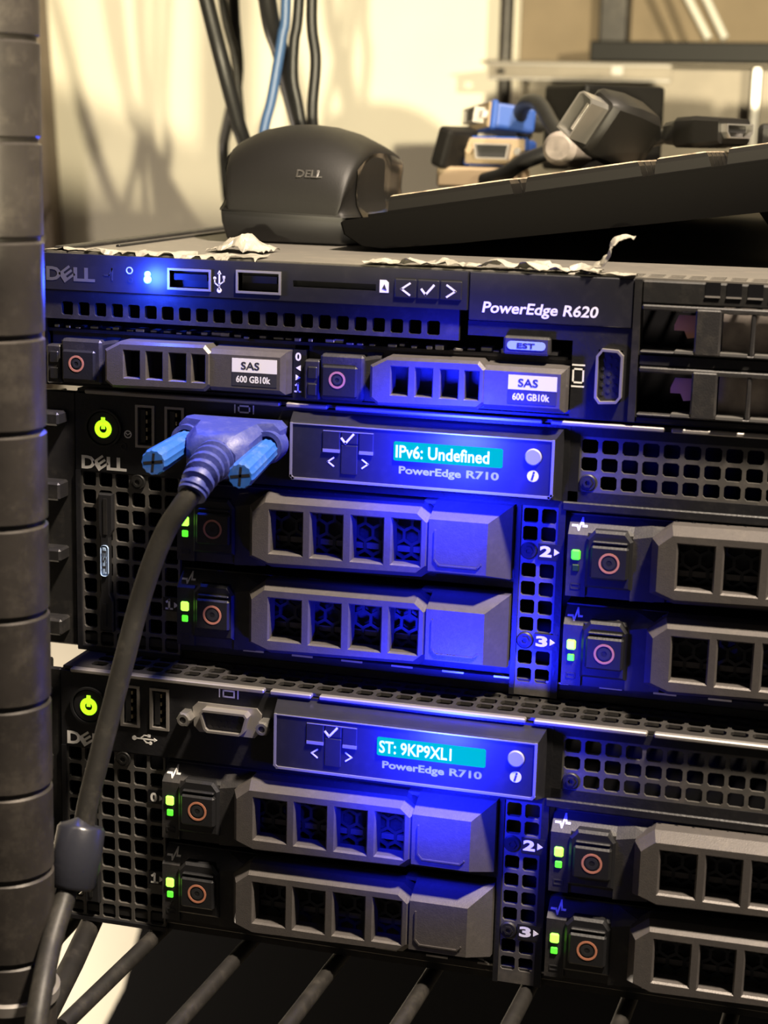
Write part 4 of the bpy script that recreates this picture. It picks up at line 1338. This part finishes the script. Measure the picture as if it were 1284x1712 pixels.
def dsub(label, center, n, up, grip):
    M = frame_of(center, n, up)
    t = thing('blue_connector', label, 'connector', tuple(center), 'blue video connectors on the keyboard')
    m = MB()
    m.cbox(-13, 13, 3, 22, -5.6, 5.6, 1.6, 2)
    part('hood', xf(m, M), 'connector_blue', t)
    part('collar', xf(MB().cbox(-14.5, 14.5, 0.5, 3.5, -6.4, 6.4, 0.8), M), 'connector_blue', t)
    part('flange', xf(MB().cbox(-13.5, 13.5, -0.6, 0.6, -5.6, 5.6, 0.5), M), 'tan_plastic', t, label='tan metal flange')
    sh_ = [(-8, 3.2), (8, 3.2), (7, -3.4), (-7, -3.4)]
    m = MB()
    inn = inset(sh_, 0.6)
    m.loft([[(x, -0.5, z_) for x, z_ in sh_], [(x, -5.5, z_) for x, z_ in sh_], [(x, -5.5, z_) for x, z_ in inn], [(x, -0.5, z_) for x, z_ in inn]], cap=False)
    part('socket_shell', xf(m, M), 'steel_dull', t, 30)
    part('socket_insert', xf(MB().prism(inn, -3.6, -0.4), M), 'port_black', t)
    for sx in (-1, 1):
        part('jack_screw', xf(MB().prism([(sx * 11 + 1.8 * cos(pi * q / 3), 1.8 * sin(pi * q / 3)) for q in range(6)], -3.4, -0.4, 0.3), M), 'steel_bright' if sx > 0 else 'tan_plastic', t)
    if grip:
        part('strain_relief', xf(MB().tube([(0, 22, 0), (0, 30, 0)], [4.2, 3.4], 14), M), 'cable_black', t, 40)
    return t


dsub('blue video connector facing us, its dark socket and tan metal flange in view', (76.5, 246, 89.4), (-0.1, -1, 0.03), (0, 0, 1), False)
dsub('blue video connector lying on top of the other one, turned to the left', (66, 262, 104.2), (-0.86, -0.5, 0.10), (0, 0.1, 1), True)
m = MB()
m.cbox(-4, 4, -10, 10, -9, 9, 2.0, 2)
solo('black_clip', xf(m, frame_of((58.5, 246, 90.5), (-0.5, -1, 0), (0.35, 0, 1))), 'box_black', (58.5, 246, 82), 'small black block leaning left of the blue connectors', 'clip')
solo('tan_block', MB().cbox(52, 88, 240, 272, 73.4, 82.4, 1.2), 'tan_plastic', (70, 256, 73.4), 'flat tan block under the blue connectors', 'block')
solo('coiled_lead', MB().tube(bez([(86, 268, 96), (84, 262, 103), (88, 252, 110), (96, 240, 110), (104, 226, 102), (110, 214, 95), (106, 212, 90), (96, 214, 86), (86, 220, 80), (76, 228, 77)], 8), 3.4, 12), 'cable_black',
     (92, 240, 76), 'black lead looping from the blue connectors over to the plugs', 'cable', None, 60)

# plug with the bright metal mouth
M = frame_of((131.0, 140, 103.0), (-0.50, -0.84, 0.20), (0.55, -0.10, 0.83))
t = thing('display_plug', 'black cable plug with a bright metal mouth, tipped up on the keys', 'plug', (140, 150, 88))
sh_ = [(-4.0, -8.0), (4.0, -8.0), (4.0, 7.0), (2.6, 8.4), (-2.6, 8.4), (-4.0, 7.0)]
m = MB()
inn = inset(sh_, 0.7)
m.loft([[(x, 8, z_) for x, z_ in sh_], [(x, -6, z_) for x, z_ in sh_], [(x, -6, z_) for x, z_ in inn], [(x, 8, z_) for x, z_ in inn]], cap=False)
part('metal_mouth', xf(m, M), 'steel_bright', t, 30, 'bright metal mouth of the plug')
part('mouth_tongue', xf(MB().cbox(-0.4, 1.2, -3.5, 8, -5.6, 5.6, 0.3), M), 'steel_dull', t)
part('mouth_floor', xf(MB().box(-3.2, 3.2, 2, 8, -7, 7), M), 'port_black', t)
m = MB()
m.loft([[(x, y, z_) for x, z_ in [(-a, -b + c), (-a + c, -b), (a - c, -b), (a, -b + c), (a, b - c), (a - c, b), (-a + c, b), (-a, b - c)]] for y, a, b, c in ((4, 5.2, 9.8, 1.2), (6, 7.2, 11.2, 1.8), (18, 8.2, 12.4, 2.4), (30, 8.0, 12.0, 2.6), (36, 6.4, 8.5, 2.6), (38, 4.5, 6, 2))])
part('hood', xf(m, M), 'box_black', t, 40)
# second plug, mouth to the right
M = frame_of((183.5, 158, 99.5), (0.80, -0.58, 0.04), (0, 0, 1))
t = thing('display_plug', 'flat black cable plug lying on the keys, its slot mouth turned to the right', 'plug', (175, 168, 92))
sh_ = [(-7.4, 2.6), (7.4, 2.6), (7.4, -0.4), (5.6, -2.6), (-5.6, -2.6), (-7.4, -0.4)]
m = MB()
inn = inset(sh_, 0.5)
m.loft([[(x, 2, z_) for x, z_ in sh_], [(x, -4, z_) for x, z_ in sh_], [(x, -4, z_) for x, z_ in inn], [(x, 2, z_) for x, z_ in inn]], cap=False)
part('metal_mouth', xf(m, M), 'steel_bright', t, 30, 'metal slot mouth of the plug')
part('mouth_tongue', xf(MB().box(-5, 5, -2.6, 2, -0.4, 0.8), M), 'port_black', t)
m = MB()
m.loft([[(x, y, z_) for x, z_ in [(-a, -b + c), (-a + c, -b), (a - c, -b), (a, -b + c), (a, b - c), (a - c, b), (-a + c, b), (-a, b - c)]] for y, a, b, c in ((-1, 9.2, 4.6, 1.2), (10, 9.8, 5.8, 1.6), (20, 9.4, 5.6, 1.6), (24, 6.5, 4.6, 1.6), (30, 4.4, 4.0, 1.4))])
part('hood', xf(m, M), 'box_black', t, 40)
part('cord', MB().tube(bez([tuple(M @ Vector((0, 29, 0))), tuple(M @ Vector((2, 42, -2))), (134, 196, 92), (120, 205, 88), (112, 215, 86)], 8), 3.0, 12), 'cable_black', t, 60)
# grey barrel between the plugs
M = frame_of((118, 176, 91.5), (-0.25, -1, 0.05), (0, 0, 1))
m = MB()
m.prism([(7.2 * cos(2 * pi * q / 24), 6.6 * sin(2 * pi * q / 24)) for q in range(24)], -6, 14, 2.0)
solo('grey_barrel', xf(m, M), 'dusty_grey', (118, 180, 85), 'rounded grey barrel plug beside the metal-mouthed plug', 'plug', None, 40)
# dark adapter box behind
m = MB()
m.cbox(-22, 22, -20, 20, 0, 40, 2.0, 2)
Mz = Matrix.Translation(Vector((111, 335, 81))) @ Matrix.Rotation(radians(38), 4, 'Z')
solo('adapter_box', xf(m, Mz), 'box_black', (111, 335, 81), 'dark adapter box standing behind the plugs', 'adapter')
m = MB().cbox(192, 222, 176, 206, 92.5, 103, 2.0, 2)
solo('adapter_box', m, 'box_black', (207, 191, 92.5), 'small black adapter at the right edge, beyond the flat plug', 'adapter')

# ------------------------------------------------------------------ metal tray with a black box on it
t = thing('metal_tray', 'bent sheet-metal tray standing behind the pile of plugs', 'tray', (80, 660, 56))
part('top_plate', MB().cbox(-13, 230, 636, 692, 144.2, 145.6, 0.4), 'tray_zinc', t)
part('front_lip', MB().cut(-7, 112.6, 134.2, 144.2, [(-2.0, 4.0, 137.0, 140.6)], 634, 2.0), 'tray_zinc', t)
part('lip_fold', MB().cbox(-7, 112.6, 632.6, 634.6, 133.4, 135.2, 0.4), 'steel_dull', t)
part('lip_fold', MB().cbox(-7, 112.6, 632.8, 634.6, 142.8, 144.4, 0.4), 'steel_dull', t)
part('lip_clip', MB().cbox(74, 82, 632.0, 634.2, 137, 143.4, 0.4), 'steel_dull', t)
part('rear_panel', MB().cbox(12, 240, 668, 670, 56.2, 144, 0.5), 'tray_zinc', t)
part('corner_leg', MB().cbox(163.4, 169, 640, 646, 56.2, 144, 0.8), 'steel_bright', t, label='bright metal corner leg')
part('side_leg', MB().cbox(12.4, 15, 640, 668, 56.2, 144, 0.5), 'tray_zinc', t)
solo('flat_box', MB().cbox(60, 250, 630, 690, 145.8, 158.6, 1.0), 'box_black', (155, 660, 145.8), 'flat black box lying on the metal tray', 'box')
solo('white_lead', MB().tube([(134.6, 636, 161), (119.6, 640, 186), (90, 650, 236)], 2.6, 12), 'cable_white', (134, 636, 159), 'white lead, the nearer to the dark upright, leaning on the flat black box', 'cable', 'white leads on the flat box', 40)
solo('white_lead', MB().tube([(145, 634, 161), (130.9, 640, 186), (104, 650, 236)], 2.6, 12), 'cable_white', (145, 634, 159), 'white lead, the farther from the dark upright, leaning on the flat black box', 'cable', 'white leads on the flat box', 40)

# ------------------------------------------------------------------ torn protective film along the slim server's lid
FILM = 'torn film on the slim server'


def film(label, fn, nx, ny, seed, rag=0.25):
    rnd = random.Random(seed)
    mb = MB()
    vs = []
    for i in range(nx + 1):
        q0 = noise.noise(Vector((i * 0.23, seed, 0.5))) + 0.5 * noise.noise(Vector((i * 0.71, seed, 3.5)))
        q1 = noise.noise(Vector((i * 0.19, seed, 8.5))) + 0.5 * noise.noise(Vector((i * 0.83, seed, 5.5)))
        e0, e1 = rag * max(0, 0.5 + q0 * 1.2), 1 - rag * max(0, 0.5 + 1.6 * q1)
        for j in range(ny + 1):
            u, v = i / nx, e0 + (e1 - e0) * j / ny
            vs.append(fn(u, v, rnd))
    fs = [(i * (ny + 1) + j, i * (ny + 1) + j + 1, (i + 1) * (ny + 1) + j + 1, (i + 1) * (ny + 1) + j) for i in range(nx) for j in range(ny)]
    top = vs
    bot = [(x, y, z_ - 0.12) for x, y, z_ in vs]
    mb.add(top, fs)
    mb.add(bot, [f[::-1] for f in fs])
    c = (sum(p[0] for p in vs) / len(vs), sum(p[1] for p in vs) / len(vs), min(p[2] for p in vs))
    solo('torn_film', mb, 'film', c, label, 'film', FILM)


def nz(x, y, s, seed):
    return noise.noise(Vector((x / s, y / s, seed)))


film('long ragged strip of film along the lid edge above the chrome badge',
     lambda u, v, r: (-19.6 + 72 * u, -2.6 + 15 * v, 56.5 + max(0, 1.6 * nz(u * 72, v * 15, 5, 1.3)) - (1.0 if v < 0.12 else 0)), 60, 6, 3, 0.3)
film('crumpled lump of film on the lid in front of the mouse',
     lambda u, v, r: (26 + 20 * u, 22 + 22 * v, 56.5 + 6.5 * max(0, sin(pi * u) * sin(pi * v)) * (0.7 + 0.6 * nz(u * 20, v * 20, 5, 7.7)) + abs(1.5 * nz(u * 20, v * 20, 3, 2.2))), 16, 14, 5, 0.15)
film('wrinkled strip of film along the lid edge below the keyboard',
     lambda u, v, r: (86 + 72 * u, -2.0 + 16 * v, 56.6 + abs(3.6 * nz(u * 72, v * 18, 9, 4.1)) * (0.3 + 0.9 * sin(pi * u)) + 0.8 * abs(nz(u * 72, v * 18, 3, 1.7))), 70, 8, 9, 0.22)


def curl(u, v, r):
    P = [(149, 57.2), (154, 58.0), (158, 59.4), (160.6, 62.0), (161.2, 65.4), (163.6, 67.6), (167.6, 67.2)]
    k = min(len(P) - 2, int(u * (len(P) - 1)))
    f = u * (len(P) - 1) - k
    x, z_ = P[k][0] + (P[k + 1][0] - P[k][0]) * f, P[k][1] + (P[k + 1][1] - P[k][1]) * f
    dx, dz = P[k + 1][0] - P[k][0], P[k + 1][1] - P[k][1]
    l = math.hypot(dx, dz)
    w = 3.6 * (0.7 + 0.8 * nz(u * 20, 1, 4, 3.3)) * (1 if u < 0.85 else 0.55)
    q = v - 0.5
    return (x - dz / l * w * q + 0.5 * nz(u * 30, v * 9, 3, 2), 2 + 5 * q + 1.5 * sin(9 * u), z_ + dx / l * w * q + 0.7 * nz(u * 30, v * 9, 3, 7))


film('twisted shred of film curling up from the lid edge below the keyboard', curl, 30, 6, 12, 0.2)
film('short strip of film on the lid edge right of the curled shred',
     lambda u, v, r: (151 + 18 * u, -2.2 + 9 * v, 56.4 + abs(1.2 * nz(u * 18, v * 9, 4, 9.1))), 16, 4, 15)
